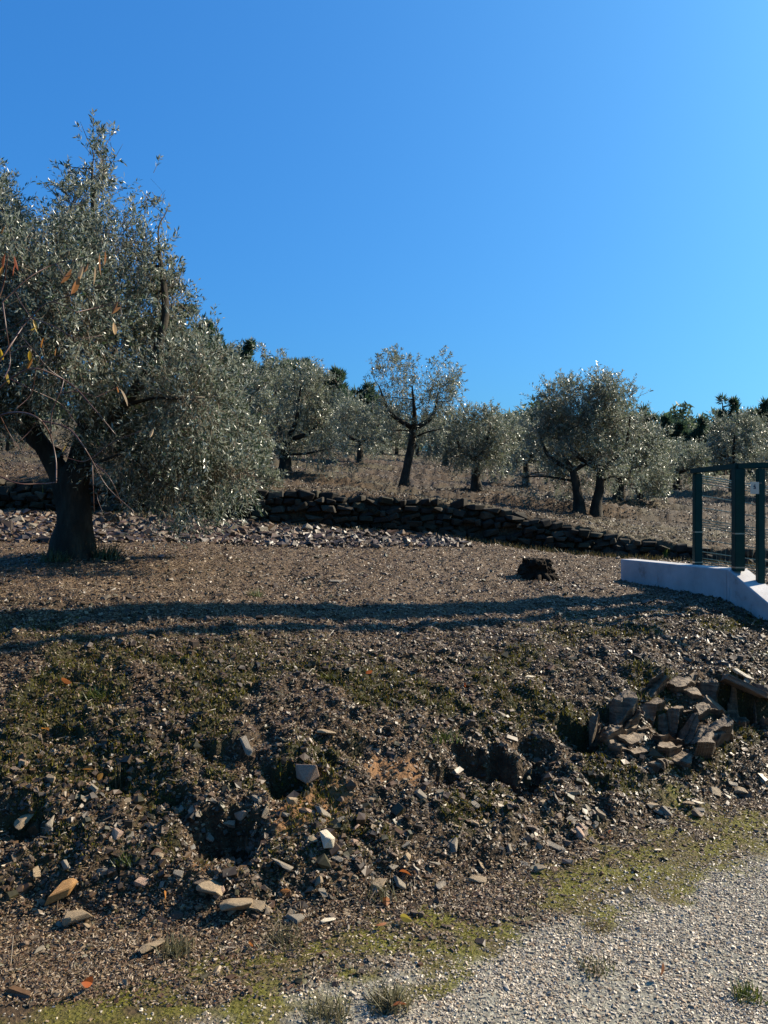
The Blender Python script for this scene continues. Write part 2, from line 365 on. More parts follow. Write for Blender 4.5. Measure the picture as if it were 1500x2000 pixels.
gme = make_mesh('ground', V, [Q], [ground_mat()], smooth=True, attrs=dict(gravel=g_, moss=m_, bankmoss=bm_, soil=soil, dry=dry, terrace=terr))
ground = tag(link('ground', gme), 'stony brown earth bank, olive terraces and gravel track', 'ground', kind='structure')

# ------------------------------------------------------------------ vectorised scatter pieces
def rand_rot(n, rng, tilt):
    yaw = rng.uniform(0, 2 * np.pi, n); t = rng.normal(0, tilt, n); ta = rng.uniform(0, 2 * np.pi, n)
    a = np.stack([np.cos(yaw), np.sin(yaw), np.zeros(n)], 1)
    up = np.stack([np.sin(t) * np.cos(ta), np.sin(t) * np.sin(ta), np.cos(t)], 1)
    a = a - up * (a * up).sum(1, keepdims=True); a /= np.linalg.norm(a, axis=1, keepdims=True)
    b = np.cross(up, a); return a, b, up
def slope_up(x, y):
    e = 0.04; gx = (H(x + e, y, False) - H(x - e, y, False)) / (2 * e); gy = (H(x, y + e, False) - H(x, y - e, False)) / (2 * e)
    gx = np.clip(gx, -1, 1); gy = np.clip(gy, -1, 1)
    n = np.stack([-gx, -gy, np.ones_like(gx)], 1); return n / np.linalg.norm(n, axis=1, keepdims=True)
CUBE = np.array([[-1, -1, -1], [1, -1, -1], [1, 1, -1], [-1, 1, -1], [-1, -1, 1], [1, -1, 1], [1, 1, 1], [-1, 1, 1]], float)
CUBEF = np.array([[0, 3, 2, 1], [4, 5, 6, 7], [0, 1, 5, 4], [1, 2, 6, 5], [2, 3, 7, 6], [3, 0, 4, 7]])
def chips(x, y, L, W, T, rng, tilt, pal, sink=0.3, tvar=0.25):
    n = len(x); z = H(x, y)
    a, b, up = rand_rot(n, rng, tilt); nu = slope_up(x, y)
    up = up + 0.9 * (nu - np.array([0, 0, 1.0])); up /= np.linalg.norm(up, axis=1, keepdims=True)
    a = a - up * (a * up).sum(1, keepdims=True); a /= np.linalg.norm(a, axis=1, keepdims=True); b = np.cross(up, a)
    loc = CUBE[None] * (1 + rng.uniform(-0.45, 0.25, (n, 8, 3))); loc[:, 4:, :2] *= rng.uniform(0.55, 0.95, (n, 1, 1))
    P = np.stack([x, y, z + T * (0.5 - sink)], 1)[:, None] + loc[:, :, 0:1] * (L / 2)[:, None, None] * a[:, None] + loc[:, :, 1:2] * (W / 2)[:, None, None] * b[:, None] + loc[:, :, 2:3] * (T / 2)[:, None, None] * up[:, None]
    Fc = (np.arange(n) * 8)[:, None, None] + CUBEF[None]
    pal = np.asarray(pal, float); c = pal[rng.integers(0, len(pal), n)] * rng.uniform(1 - tvar, 1 + tvar, (n, 1))
    return P.reshape(-1, 3), Fc.reshape(-1, 4), np.repeat(c, 8, 0)
def flakes(x, y, L, W, rng, tilt, pal, lift=0.008, tvar=0.3):
    n = len(x); z = H(x, y); a, b, up = rand_rot(n, rng, tilt)
    c0 = np.stack([x, y, z + lift], 1); curl = rng.uniform(-0.1, 0.5, (n, 1)) * L[:, None]
    P = np.stack([c0 - a * L[:, None] / 2 + up * curl * 0.5, c0 + b * W[:, None] / 2, c0 + a * L[:, None] / 2 + up * curl * 0.5, c0 - b * W[:, None] / 2], 1)
    Fc = np.arange(n * 4).reshape(n, 4); pal = np.asarray(pal, float)
    c = pal[rng.integers(0, len(pal), n)] * rng.uniform(1 - tvar, 1 + tvar, (n, 1))
    return P.reshape(-1, 3), Fc, np.repeat(c, 4, 0)
def blades(x, y, h, w, rng, lean, pal, z=None, tvar=0.3):
    n = len(x); z = H(x, y) if z is None else z; yaw = rng.uniform(0, 2 * np.pi, n); la = rng.uniform(0, 2 * np.pi, n); ln = np.abs(rng.normal(0, lean, n))
    d = np.stack([np.cos(yaw), np.sin(yaw), np.zeros(n)], 1) * (w / 2)[:, None]
    c0 = np.stack([x, y, z - 0.005], 1); tip = c0 + np.stack([np.cos(la) * ln * h, np.sin(la) * ln * h, h], 1)
    P = np.stack([c0 - d, c0 + d, tip], 1); Fc = np.arange(n * 3).reshape(n, 3); pal = np.asarray(pal, float)
    c = pal[rng.integers(0, len(pal), n)] * rng.uniform(1 - tvar, 1 + tvar, (n, 1))
    return P.reshape(-1, 3), Fc, np.repeat(c, 3, 0)
def fan(n, rng, y0, y1, k=0.62, pad=0.5):
    y = y0 * (y1 / y0) ** rng.random(n); x = rng.uniform(-1, 1, n) * (k * y + pad); return x, y

rng = np.random.default_rng(7)
G1 = [(0.52, 0.51, 0.50), (0.38, 0.37, 0.36), (0.22, 0.21, 0.20), (0.68, 0.67, 0.66), (0.36, 0.30, 0.25), (0.45, 0.45, 0.47)]
S1 = [(0.095, 0.072, 0.052), (0.15, 0.12, 0.09), (0.055, 0.043, 0.032), (0.125, 0.08, 0.05), (0.24, 0.205, 0.165), (0.10, 0.062, 0.038), (0.07, 0.065, 0.03)]
L1 = [(0.22, 0.16, 0.10), (0.30, 0.24, 0.17), (0.13, 0.09, 0.06), (0.18, 0.11, 0.07), (0.36, 0.31, 0.25), (0.10, 0.08, 0.06)]
# gravel on the track
x, y = fan(400000, rng, 1.7, 6.0); g, m, b = masks(x, y); k = rng.random(len(x)) < (g ** 1.5 + 0.06 * (y < foot(x))) * (1 - 0.80 * m) * (0.25 + 0.75 * smooth(-0.14, 0.02, fbm(x * 2.6, y * 2.6, 87))); x, y = x[k], y[k]
sz = rng.gamma(2.0, 0.0013, len(x)) + 0.0028
o = chips(x, y, sz * 1.5, sz, sz * 0.7, rng, 0.35, G1)
tag(link('gravel', make_mesh('gravel', o[0], [o[1]], [M['chip']], tint=o[2])), 'pale grey gravel chippings on the track', 'gravel', kind='stuff')
# slate chips over bank and terrace
x, y = fan(260000, rng, 2.6, 12.4); s = y - foot(x); g, m, b = masks(x, y)
k = (s > -0.5) & (y < wall_y(x) - 0.05) & (rng.random(len(x)) > np.maximum(0.8 * m, 0.7 * b)) & (rng.random(len(x)) > 0.85 * g) & (rng.random(len(x)) > 0.9 * soil_at(x, y)) & (rng.random(len(x)) > 0.72 * smooth(2.0, 3.2, s))
x, y = x[k], y[k]; sz = (rng.gamma(1.3, 0.0036, len(x)) + 0.0038) * (y / 4.0) ** 0.5
o = chips(x, y, sz * rng.uniform(1.1, 2.2, len(x)), sz, sz * rng.uniform(0.25, 0.7, len(x)), rng, 0.45, S1, sink=0.25)
tag(link('stone_chips', make_mesh('stone_chips', o[0], [o[1]], [M['chip']], tint=o[2])), 'small slate chips littering the bank and terrace', 'stone chips', kind='stuff')
# earth clods, clustered along the broken bank
x, y = fan(42000, rng, 2.9, 8.5); s = y - foot(x); cl = fbm(x * 1.6, y * 1.6, 141) + 0.25 * np.exp(-((s - 0.55) / 0.45) ** 2)
k = (s > 0.12) & (rng.random(len(x)) < smooth(0.0, 0.3, cl)) & (rng.random(len(x)) > 0.92 * soil_at(x, y)); x, y = x[k], y[k]; sz = rng.gamma(1.6, 0.0048, len(x)) + 0.007
o = chips(x, y, sz * 1.4, sz * 1.15, sz * 0.9, rng, 0.6, [(0.055, 0.040, 0.026), (0.085, 0.060, 0.038), (0.035, 0.027, 0.018), (0.12, 0.082, 0.05), (0.05, 0.048, 0.02)], sink=0.35)
tag(link('earth_clods', make_mesh('earth_clods', o[0], [o[1]], [M['chip']], tint=o[2])), 'dark crumbs and clods of earth on the broken bank', 'earth clods', kind='stuff')
# dry twigs and roots
x, y = fan(1500, rng, 2.6, 11.0); k = (y - foot(x) > -0.25) & (y < wall_y(x) - .3); x, y = x[k], y[k]; n = len(x); z = H(x, y); th = rng.uniform(0, 2 * np.pi, n); L = rng.gamma(2.2, 0.02, n) + 0.02; rr = 0.0009 + L * 0.009
d = np.stack([np.cos(th), np.sin(th), rng.normal(0, .22, n)], 1); c0 = np.stack([x, y, z + .012], 1); bend = rng.normal(0, .12, (n, 3)) * L[:, None]; sd = np.stack([-np.sin(th), np.cos(th), 0 * th], 1) * rr[:, None]; uu = np.array([0, 0, 1.0])[None] * rr[:, None]
Pt = np.stack([q for t_, b_ in ((-.5, 0), (0, 1), (.5, 0)) for q in ((c0 + d * (L * t_)[:, None] + bend * b_ + sd), (c0 + d * (L * t_)[:, None] + bend * b_ - sd), (c0 + d * (L * t_)[:, None] + bend * b_ + uu * 1.6))], 1)
tf = np.array([[a + i_, a + (i_ + 1) % 3, a + 3 + (i_ + 1) % 3, a + 3 + i_] for a in (0, 3) for i_ in range(3)]); Ft = ((np.arange(n) * 9)[:, None, None] + tf[None]).reshape(-1, 4)
pt = np.array([(0.17, 0.145, 0.115), (0.10, 0.08, 0.06), (0.25, 0.22, 0.18), (0.08, 0.06, 0.04)])
tag(link('dry_twigs', make_mesh('dry_twigs', Pt.reshape(-1, 3), [Ft], [M['litter']], tint=np.repeat(pt[rng.integers(0, 4, n)], 9, 0))), 'fine dry twigs and stalks strewn on the soil', 'dry twigs', kind='stuff')
# dead leaf litter
x, y = fan(330000, rng, 2.6, 14.0); s = y - foot(x); g, m, b = masks(x, y)
k = (s > -0.5) & (np.abs(y - wall_y(x) - 0.02) > 0.1) & (rng.random(len(x)) > 0.8 * m) & (rng.random(len(x)) > 0.9 * g) & (rng.random(len(x)) > 0.85 * soil_at(x, y)) & (rng.random(len(x)) > 0.5 * b) & (rng.random(len(x)) > 0.4 * smooth(2.0, 3.2, s))
x, y = x[k], y[k]; L = rng.uniform(0.007, 0.026, len(x)) * (y / 4) ** 0.5
o = flakes(x, y, L, L * rng.uniform(0.15, 0.5, len(x)), rng, 0.6, L1)
tag(link('leaf_litter', make_mesh('leaf_litter', o[0], [o[1]], [M['litter']], tint=o[2])), 'dry brown leaf litter strewn over the soil', 'leaf litter', kind='stuff')
# moss and short grass
x, y = fan(480000, rng, 1.9, 9.0); g, m, b = masks(x, y)
k = rng.random(len(x)) < np.maximum(m, 0.8 * b); x, y = x[k], y[k]; b = b[k]
h = rng.uniform(0.004, 0.013, len(x)) * (1 + 1.0 * b) * (y / 3) ** 0.4
o = blades(x, y, h, h * 0.45 + 0.002, rng, 0.5, [(0.27, 0.28, 0.04), (0.19, 0.205, 0.03), (0.34, 0.34, 0.06), (0.19, 0.14, 0.05), (0.11, 0.125, 0.025)])
o[2][:] *= np.repeat(1 - 0.5 * smooth(0.2, 0.8, b), 3)[:, None]
tag(link('moss', make_mesh('moss', o[0], [o[1]], [M['grass']], tint=o[2])), 'yellow green moss and short grass along the track edge and bank', 'moss', kind='stuff')
# dry grass on the upper terrace, and along the wall top
x, y = fan(80000, rng, 12.3, 60, 0.62, 1.0); k = (y > wall_y(x) + 0.03) & (rng.random(len(x)) < 0.25 + 0.75 * smooth(-0.1, 0.1, fbm(x * 0.5, y * 0.7, 61)) + (y < wall_y(x) + 0.6)); x, y = x[k], y[k]
h = rng.uniform(0.012, 0.05, len(x)) * (y / 14) ** 0.4 * np.where(y < wall_y(x) + 0.3, 1.8, 1.0)
o = blades(x, y, h, h * 0.18 + 0.004 * y / 14, rng, 0.7, [(0.075, 0.064, 0.042), (0.065, 0.062, 0.032), (0.045, 0.035, 0.024), (0.14, 0.12, 0.09), (0.06, 0.066, 0.026)])
tag(link('dry_grass', make_mesh('dry_grass', o[0], [o[1]], [M['grass']], tint=o[2])), 'dry grass and weeds on the olive terrace above the stone wall', 'grass', kind='stuff')
x, y = fan(80000, rng, 12.4, 55, 0.62, 1.0); k = (y > wall_y(x) + 0.05); x, y = x[k], y[k]
sz = rng.uniform(0.009, 0.03, len(x)) * (y / 14) ** 0.5
o = chips(x, y, sz * 1.6, sz, sz * 0.5, rng, 0.4, [tuple(0.6 * q for q in c) for c in S1])
tag(link('terrace_stones', make_mesh('terrace_stones', o[0], [o[1]], [M['chip']], tint=o[2])), 'small stones and clods on the upper olive terrace', 'stones', kind='stuff')

# ------------------------------------------------------------------ tubes
def tube(path, radii, seg=10, rough=0.0, seed=0, flare=False):
    path = np.asarray(path, float); radii = np.asarray(radii, float)
    n = len(path); T = np.gradient(path, axis=0); T /= np.linalg.norm(T, axis=1, keepdims=True) + 1e-9
    ref = np.array([0.31, 0.87, 0.11]); A = np.cross(T, ref); A /= np.linalg.norm(A, axis=1, keepdims=True) + 1e-9; B = np.cross(T, A)
    th = np.linspace(0, 2 * np.pi, seg, endpoint=False)
    R = np.repeat(radii[:, None], seg, 1)
    if rough:
        q = np.stack([np.cos(th)[None] * 1.6 + np.zeros((n, 1)), np.sin(th)[None] * 1.6 + np.zeros((n, 1)), np.arange(n)[:, None] * 0.22 + np.zeros((1, seg))], 2).reshape(-1, 3) + seed * 3.7
        R = R * (1 + rough * (vnoise3(q, seed) - 0.5) * 2).reshape(n, seg)
    P = path[:, None] + R[:, :, None] * (np.cos(th)[None, :, None] * A[:, None] + np.sin(th)[None, :, None] * B[:, None])
    i = np.arange(n * seg).reshape(n, seg); j = np.roll(i, -1, 1)
    Fq = np.stack([i[:-1].ravel(), j[:-1].ravel(), j[1:].ravel(), i[1:].ravel()], 1)
    V = np.concatenate([P.reshape(-1, 3), path[-1:] + T[-1:] * radii[-1] * 0.5]); top = np.stack([i[-1], j[-1], np.full(seg, len(V) - 1)], 1)
    return V, Fq, top
def spline(pts, n):
    pts = np.asarray(pts, float); d = np.concatenate([[0], np.cumsum(np.linalg.norm(np.diff(pts[:, :3], axis=0), axis=1))]); t = np.linspace(0, d[-1], n)
    if len(pts) < 3: return np.stack([np.interp(t, d, pts[:, k]) for k in range(pts.shape[1])], 1)
    tang = np.gradient(pts, d, axis=0); k = np.clip(np.searchsorted(d, t, 'right') - 1, 0, len(d) - 2); h = (d[k + 1] - d[k])[:, None]; s = ((t - d[k])[:, None] / h)
    return (2 * s**3 - 3 * s**2 + 1) * pts[k] + (s**3 - 2 * s**2 + s) * h * tang[k] + (-2 * s**3 + 3 * s**2) * pts[k + 1] + (s**3 - s**2) * h * tang[k + 1]
class MB:
    def __init__(s): s.V = []; s.F = {}; s.n = 0; s.m = {}
    def add(s, V, *Fs):
        for f in Fs:
            f = np.asarray(f)
            if len(f): s.F.setdefault(f.shape[1], []).append(f + s.n)
        s.V.append(np.asarray(V, float)); s.n += len(V)
    def tube(s, pts, radii, n=12, seg=10, rough=0.0, seed=0):
        pts = np.asarray(pts, float); P = spline(np.concatenate([pts, np.asarray(radii, float)[:, None]], 1), n)
        s.add(*tube(P[:, :3], np.maximum(P[:, 3], 0.001), seg, rough, seed))
    def box(s, c, hx, hy, hz, ax=None, jit=0.0, rng=None):
        v = CUBE * np.array([hx, hy, hz])
        if jit: v = v * (1 + rng.uniform(-jit, jit, (8, 3)))
        if ax is not None: v = v @ np.asarray(ax)
        s.add(v + np.asarray(c), CUBEF)
    def mesh(s, name, mats, smooth=False, loc=None, tint=None):
        V = np.concatenate(s.V)
        if loc is not None: V = V - np.asarray(loc)
        return make_mesh(name, V, [np.concatenate(f) for f in s.F.values()], mats, smooth=smooth, tint=tint)

# ------------------------------------------------------------------ olive trees
def crown_mesh(blobs, rng, nleaf, leaf_len, origin, pal, droop=0.0, twig_len=0.34, dens=1.8):
    """blobs: (cx,cy,cz,rx,ry,rz)"""
    B = np.asarray(blobs, float); vol = (B[:, 3] * B[:, 5]) ** 1.22; per = 14
    nt_ = int(nleaf * dens / per); cnt = rng.multinomial(nt_, vol / vol.sum()); k = np.repeat(np.arange(len(B)), cnt); n = len(k)
    d = rng.normal(size=(n, 3)); d /= np.linalg.norm(d, axis=1, keepdims=True); r = rng.random(n) ** 0.45
    rad = B[k, 3:6]; P = B[k, :3] + d * r[:, None] * rad
    keep = vnoise3(P * 3.2 / max(0.6, leaf_len * 12), 5) > 0.41; P, d, k, rad = P[keep], d[keep], k[keep], rad[keep]; n = len(P)
    ax = d * 0.7 + np.array([0, 0, 0.65]) + rng.normal(size=(n, 3)) * 0.45
    low_ = d[:, 2] < -0.1; ax[low_, 2] -= droop * 1.6
    ax /= np.linalg.norm(ax, axis=1, keepdims=True)
    L = twig_len * rng.uniform(0.5, 1.25, n) * np.clip(rad.mean(1) / 0.35, 0.36, 1.1)
    # leaves
    t = rng.uniform(0.05, 1.0, (n, per)); base = P[:, None] + ax[:, None] * (t * L[:, None])[:, :, None]; base[:, :, 2] -= 0.12 * (t ** 2) * L[:, None]
    rnd = rng.normal(size=(n, per, 3)); rnd -= ax[:, None] * (rnd * ax[:, None]).sum(2, keepdims=True); rnd /= np.linalg.norm(rnd, axis=2, keepdims=True)
    la = ax[:, None] * 0.75 + rnd * 0.8 + rng.normal(size=(n, per, 3)) * 0.2; la /= np.linalg.norm(la, axis=2, keepdims=True)
    nn = rng.normal(size=(n, per, 3)) + np.array([0, 0, 0.8]); sd = np.cross(la, nn); sd /= np.linalg.norm(sd, axis=2, keepdims=True)
    ll = leaf_len * rng.uniform(0.65, 1.2, (n, per, 1)); w = ll * rng.uniform(0.20, 0.32, (n, per, 1))
    up = np.cross(sd, la)
    Q = np.stack([base, base + la * ll * 0.5 + sd * w / 2 + up * ll * 0.04, base + la * ll, base + la * ll * 0.5 - sd * w / 2 + up * ll * 0.04], 2).reshape(-1, 3)
    nq = n * per; Fq = np.arange(nq * 4).reshape(nq, 4)
    pal = np.asarray(pal); c = pal[rng.integers(0, len(pal), nq)] * rng.uniform(0.7, 1.3, (nq, 1)) * np.repeat(rng.uniform(0.75, 1.25, n), per)[:, None]
    tint = np.repeat(c, 4, 0)
    # twig sticks as thin triangles (3-sided)
    wv = np.cross(ax, rng.normal(size=(n, 3))); wv /= np.linalg.norm(wv, axis=1, keepdims=True); w2 = np.cross(ax, wv); rr = 0.0035 * leaf_len / 0.06
    e = P + ax * L[:, None]; e[:, 2] -= 0.12 * L; s0 = P - ax * L[:, None] * 0.3
    TV = np.stack([s0 + wv * rr, s0 - wv * rr * .5 + w2 * rr * .87, s0 - wv * rr * .5 - w2 * rr * .87, e], 1).reshape(-1, 3)
    i = np.arange(n)[:, None] * 4 + len(Q); TF = np.concatenate([i + np.array([0, 1, 3]), i + np.array([1, 2, 3]), i + np.array([2, 0, 3])])
    V = np.concatenate([Q, TV]) - np.asarray(origin); tint = np.concatenate([tint, np.full((len(TV), 3), 0.2)])
    me = make_mesh('crown', V, [Fq, TF], [M['olive_leaf'], M['twig']], np.concatenate([np.zeros(nq), np.ones(len(TF))]), tint)
    return me
OP = [(0.13, 0.155, 0.085), (0.18, 0.205, 0.135), (0.10, 0.125, 0.065), (0.25, 0.265, 0.19), (0.17, 0.18, 0.12)]  # grove leaves lightened, their backlit glow is put into the colour

def olive_tree(base, limbs, blobs, nleaf, leaf_len, seed, label, group='olive trees on the terraces', pal=OP, droop=0.6, twig=0.34, name='olive_tree', dens=2.3):
    """limbs: list of (points, radii); blobs in world"""
    r = np.random.default_rng(seed); root = empty(name, base, label, 'olive tree', group)
    mb = MB(); allp = []
    for q, (pts, rad) in enumerate(limbs):
        mb.tube(pts, rad, 22 if q == 0 else 14, 14 if q == 0 else 9, 0.28, seed + q)
        sp = spline(np.concatenate([np.asarray(pts, float), np.asarray(rad)[:, None]], 1), 12)
        allp.append(sp[4:] if q == 0 else sp[3:])
    allp = np.concatenate(allp)
    blobs = sorted(blobs, key=lambda b: np.linalg.norm(allp[:, :3] - np.asarray(b[:3]), axis=1).min())
    for q, b in enumerate(blobs):
        c = np.asarray(b[:3]); d = np.linalg.norm(allp[:, :3] - c, axis=1) + np.maximum(0, allp[:, 2] - c[2]) * 1.5; a = allp[np.argmin(d)]
        if d.min() < 0.08: continue
        mid = (a[:3] + c) / 2 + r.normal(0, 0.06, 3) * d.min(); r0 = min(a[3] * 0.6, 0.010 + 0.016 * d.min())
        mb.tube([a[:3], mid, c, c + (c - mid) * 0.5], [r0, r0 * 0.75, r0 * 0.5, r0 * 0.2], 9, 6, 0.15, q)
        allp = np.concatenate([allp, [[*mid, r0 * 0.8], [*c, r0 * 0.55]]])
    link('trunk', mb.mesh('trunk', [M['bark']], True, base), root)
    link('crown', crown_mesh(blobs, r, nleaf, leaf_len, base, pal, droop, twig, dens), root)
    return root

OPN = [(0.045, 0.075, 0.030), (0.070, 0.105, 0.048), (0.030, 0.055, 0.022), (0.10, 0.135, 0.075), (0.055, 0.075, 0.036), (0.028, 0.046, 0.020)]  # near crown leaves darkened in colour for a backlit look
# near tree on the left
rg = np.random.default_rng(3)
bA = at(145, 1092); DA = bA[1]
def PA(u, v, dd=0.0): return px(u, v, DA + dd)
trunkA = ([PA(140, 1112), PA(143, 1085), PA(143, 1050), PA(142, 1000), PA(138, 950), PA(135, 915)], [0.30, 0.215, 0.175, 0.16, 0.155, 0.12])
limbsA = [trunkA,
 ([PA(132, 960), PA(105, 900), PA(70, 850), PA(50, 790), PA(20, 690), PA(0, 560, .1), PA(-5, 430, .2)], [0.14, 0.10, 0.085, 0.07, 0.055, 0.035, 0.012]),
 ([PA(140, 950), PA(160, 890), PA(170, 830), PA(190, 740), PA(200, 640), PA(185, 500, .1), PA(180, 330, .1)], [0.15, 0.12, 0.09, 0.07, 0.05, 0.03, 0.01]),
 ([PA(165, 870), PA(215, 820, -.2), PA(280, 740, -.3), PA(320, 640, -.3), PA(310, 480, -.2)], [0.08, 0.06, 0.05, 0.035, 0.015]),
 ([PA(172, 840), PA(240, 800, .3), PA(330, 780, .4), PA(410, 790, .4)], [0.07, 0.05, 0.035, 0.012]),
 ([PA(110, 890), PA(60, 860, .4), PA(-20, 760, .6), PA(-80, 620, .6)], [0.08, 0.06, 0.04, 0.02])]
bl = []
for (u, v, r_, *e) in [(178, 270, 20), (212, 278, 20), (165, 258, 9), (235, 290, 12), (178, 315, 28), (205, 335, 24), (112, 318, 10), (130, 338, 13), (190, 385, 48), (140, 398, 30), (300, 355, 22), (318, 378, 15), (285, 382, 18), (322, 420, 9), (300, 428, 15),
 (-2, 360, 22), (-10, 320, 10), (2, 410, 32), (48, 468, 36), (20, 500, 66), (112, 475, 42), (155, 485, 70), (230, 465, 48), (272, 510, 46), (318, 515, 28), (345, 538, 20), (300, 575, 60), (335, 600, 38),
 (80, 560, 95), (200, 570, 95), (30, 640, 100), (130, 660, 100), (240, 660, 95), (330, 680, 80), (385, 690, 55), (420, 720, 45),
 (60, 715, 60), (170, 740, 75), (270, 770, 95), (360, 780, 85), (425, 800, 60), (460, 850, 45), (300, 860, 80), (390, 870, 80), (330, 930, 60), (420, 930, 60), (280, 900, 55), (225, 890, 45), (250, 950, 40), (200, 830, 60), (40, 800, 40), (350, 975, 38), (240, 850, 60), (470, 920, 40), (410, 975, 30),
 (-60, 450, 90), (-80, 560, 110), (-70, 700, 110), (-120, 640, 100), (-60, 780, 70)]:
    rr = r_ * DA / F; dd = rg.uniform(-1, 1) * (0.35 + 0.5 * min(1, r_ / 80))
    c = PA(u, v, dd); bl.append((*c, rr, rr * 1.2, rr * (1.05 if r_ > 40 else 1.4)))
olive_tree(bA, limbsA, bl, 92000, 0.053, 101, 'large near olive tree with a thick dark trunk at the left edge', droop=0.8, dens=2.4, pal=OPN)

def auto_olive(u, v, D, u0, u1, v0, v1, nleaf, seed, label, stems=1, lean=0.0, leaf=0.07, top_sparse=0.5, nb=20, pal=OP, base=None, wide=1.36, dens=2.0):
    r = np.random.default_rng(seed)
    b = np.array([(u - 750) / F * D, D, 0.0]) if base is None else np.asarray(base, float); b[2] = H(b[0:1], b[1:2])[0]; D = b[1]
    cx = ((u0 + u1) / 2 - 750) / F * D; hw = wide * 0.98 * (u1 - u0) / 2 / F * D; zt = EYE - (v0 - 1000) / F * D; zb = EYE - (v1 - 1000) / F * D; cz = (zt + zb) / 2; hh = (zt - zb) / 2 * 0.94
    blobs = []
    for q in range(nb):
        th = r.uniform(0, 2 * np.pi); e = np.sin(r.uniform(-0.9, 1.1)); e = np.clip(e, -1, 1); rr = r.uniform(0.45, 0.8)
        c = np.array([cx + hw * rr * np.cos(th) * np.sqrt(1 - e * e * 0.8), D + hw * 0.9 * rr * np.sin(th) * np.sqrt(1 - e * e * 0.8), cz + hh * rr * e - 0.06 * hh])
        s = r.uniform(0.20, 0.36) * hw; blobs.append((*c, s, s, s * r.uniform(0.85, 1.3)))
    for q in range(nb // 3):      # low hanging skirts
        a = r.uniform(-0.95, 0.95); s = r.uniform(0.16, 0.26) * hw
        blobs.append((cx + hw * a, D + r.uniform(-0.8, 0.8) * hw * np.sqrt(1 - a * a), cz - hh * r.uniform(0.45, 0.85) * (0.75 + 0.25 * abs(a)), s, s, s * 1.2))
    for q in range(int(nb * top_sparse)):      # upright shoots that make the ragged top
        a = r.uniform(-0.85, 0.85); s = r.uniform(0.07, 0.14) * hw
        zz = cz + hh * (np.sqrt(1 - a * a) * r.uniform(0.72, 1.0)) - s
        blobs.append((cx + hw * a, D + r.uniform(-0.5, 0.5) * hw, zz, s, s, s * r.uniform(1.4, 2.2)))
    limbs = []; fk = zb + 0.30 * (zt - zb)
    tr = max(0.10, 0.022 * F / F * 4.5) * r.uniform(0.9, 1.2)
    for q in range(stems):
        off = 0 if stems == 1 else (q - 0.5) * 0.42
        p0 = b + np.array([off * 0.8, 0, -0.12]); p1 = b + np.array([off * 0.85, 0, 0.25])
        fkz = max(fk - 0.1, b[2] + 0.7); p2 = np.array([b[0] + off * 1.1 + lean, b[1], (b[2] + fkz) / 2 + 0.1]); p3 = np.array([b[0] + off * 1.3 + lean * 1.5 + (cx - b[0]) * 0.3, b[1], fkz])
        sc = 1 if stems == 1 else 0.75
        limbs.append(([p0, p1, p2, p3], [tr * 1.7 * sc, tr * 1.15 * sc, tr * 0.95 * sc, tr * 0.8 * sc]))
        for w in range(4 if stems == 1 else 3):
            th = w * 2 * np.pi / 4 + r.uniform(-.5, .5); e = np.array([cx + 0.55 * hw * np.cos(th) + off, D + 0.5 * hw * np.sin(th), cz + r.uniform(0.0, 0.4) * hh])
            m = (p3 * 0.55 + e * 0.45) + np.array([0.15 * hw * np.cos(th), 0.1 * hw * np.sin(th), -0.1 * hh])
            limbs.append(([p3 - np.array([0, 0, 0.1]), m, e], [tr * 0.6 * sc, tr * 0.42 * sc, tr * 0.15 * sc]))
    return olive_tree(b, limbs, blobs, nleaf, leaf, seed, label, pal=pal, twig=0.32, dens=dens)

OPD = [tuple(np.array(c) * 0.9) for c in OP]
auto_olive(480, 960, 13.0, 395, 560, 640, 990, 26000, 201, 'broad olive tree just behind the near one, its low branches hanging over the stone wall', lean=-0.1, leaf=0.062, nb=26, wide=1.0)
auto_olive(557, 938, 17.0, 468, 660, 690, 915, 22000, 202, 'bushy olive tree left of centre with a short trunk behind the hanging branches', leaf=0.07, nb=24)
auto_olive(640, 895, 35.0, 590, 705, 765, 880, 9000, 203, 'small far olive tree with a slanting trunk in the gap left of centre', leaf=0.11, lean=0.15)
auto_olive(703, 912, 28.0, 655, 760, 765, 890, 9000, 204, 'dark small olive tree just left of the tall central olive', leaf=0.09)
auto_olive(790, 972, 18.0, 690, 905, 672, 885, 15000, 205, 'tall airy olive tree in the centre with a leaning trunk and open twiggy top', lean=0.12, leaf=0.07, top_sparse=1.5, nb=18, wide=1.02, dens=1.6)
auto_olive(930, 966, 19.0, 868, 1003, 785, 925, 12000, 206, 'low olive tree with a stout grey trunk right of the central olive', leaf=0.075)
auto_olive(1028, 962, 24.0, 975, 1065, 790, 945, 9000, 207, 'dark olive tree between the stout trunk and the twin-stemmed olive', leaf=0.085)
auto_olive(1148, 1008, 15.5, 1020, 1262, 728, 975, 34000, 208, 'wide dense olive tree with two stems on the right', stems=2, leaf=0.065, nb=32, top_sparse=0.9, wide=1.04)
auto_olive(1208, 998, 18.5, 1160, 1290, 800, 985, 14000, 209, 'olive tree with a dark trunk behind the right side of the twin-stemmed olive', leaf=0.075)
auto_olive(1322, 962, 26.0, 1275, 1375, 868, 955, 8000, 210, 'low grey olive bush left of the green fence post', leaf=0.09)
auto_olive(1432, 960, 24.0, 1385, 1495, 800, 930, 10000, 211, 'silvery olive tree behind the green fence', leaf=0.085)
auto_olive(870, 930, 34.0, 828, 925, 800, 910, 7000, 212, 'far olive tree between the central olive and the stout trunk', leaf=0.11)
auto_olive(1100, 945, 32.0, 1050, 1150, 815, 930, 7000, 213, 'far olive tree seen behind the twin-stemmed olive', leaf=0.11)
auto_olive(1252, 985, 21.5, 1215, 1300, 850, 975, 7000, 214, 'small olive tree with a thin trunk right of the twin-stemmed olive', leaf=0.08)
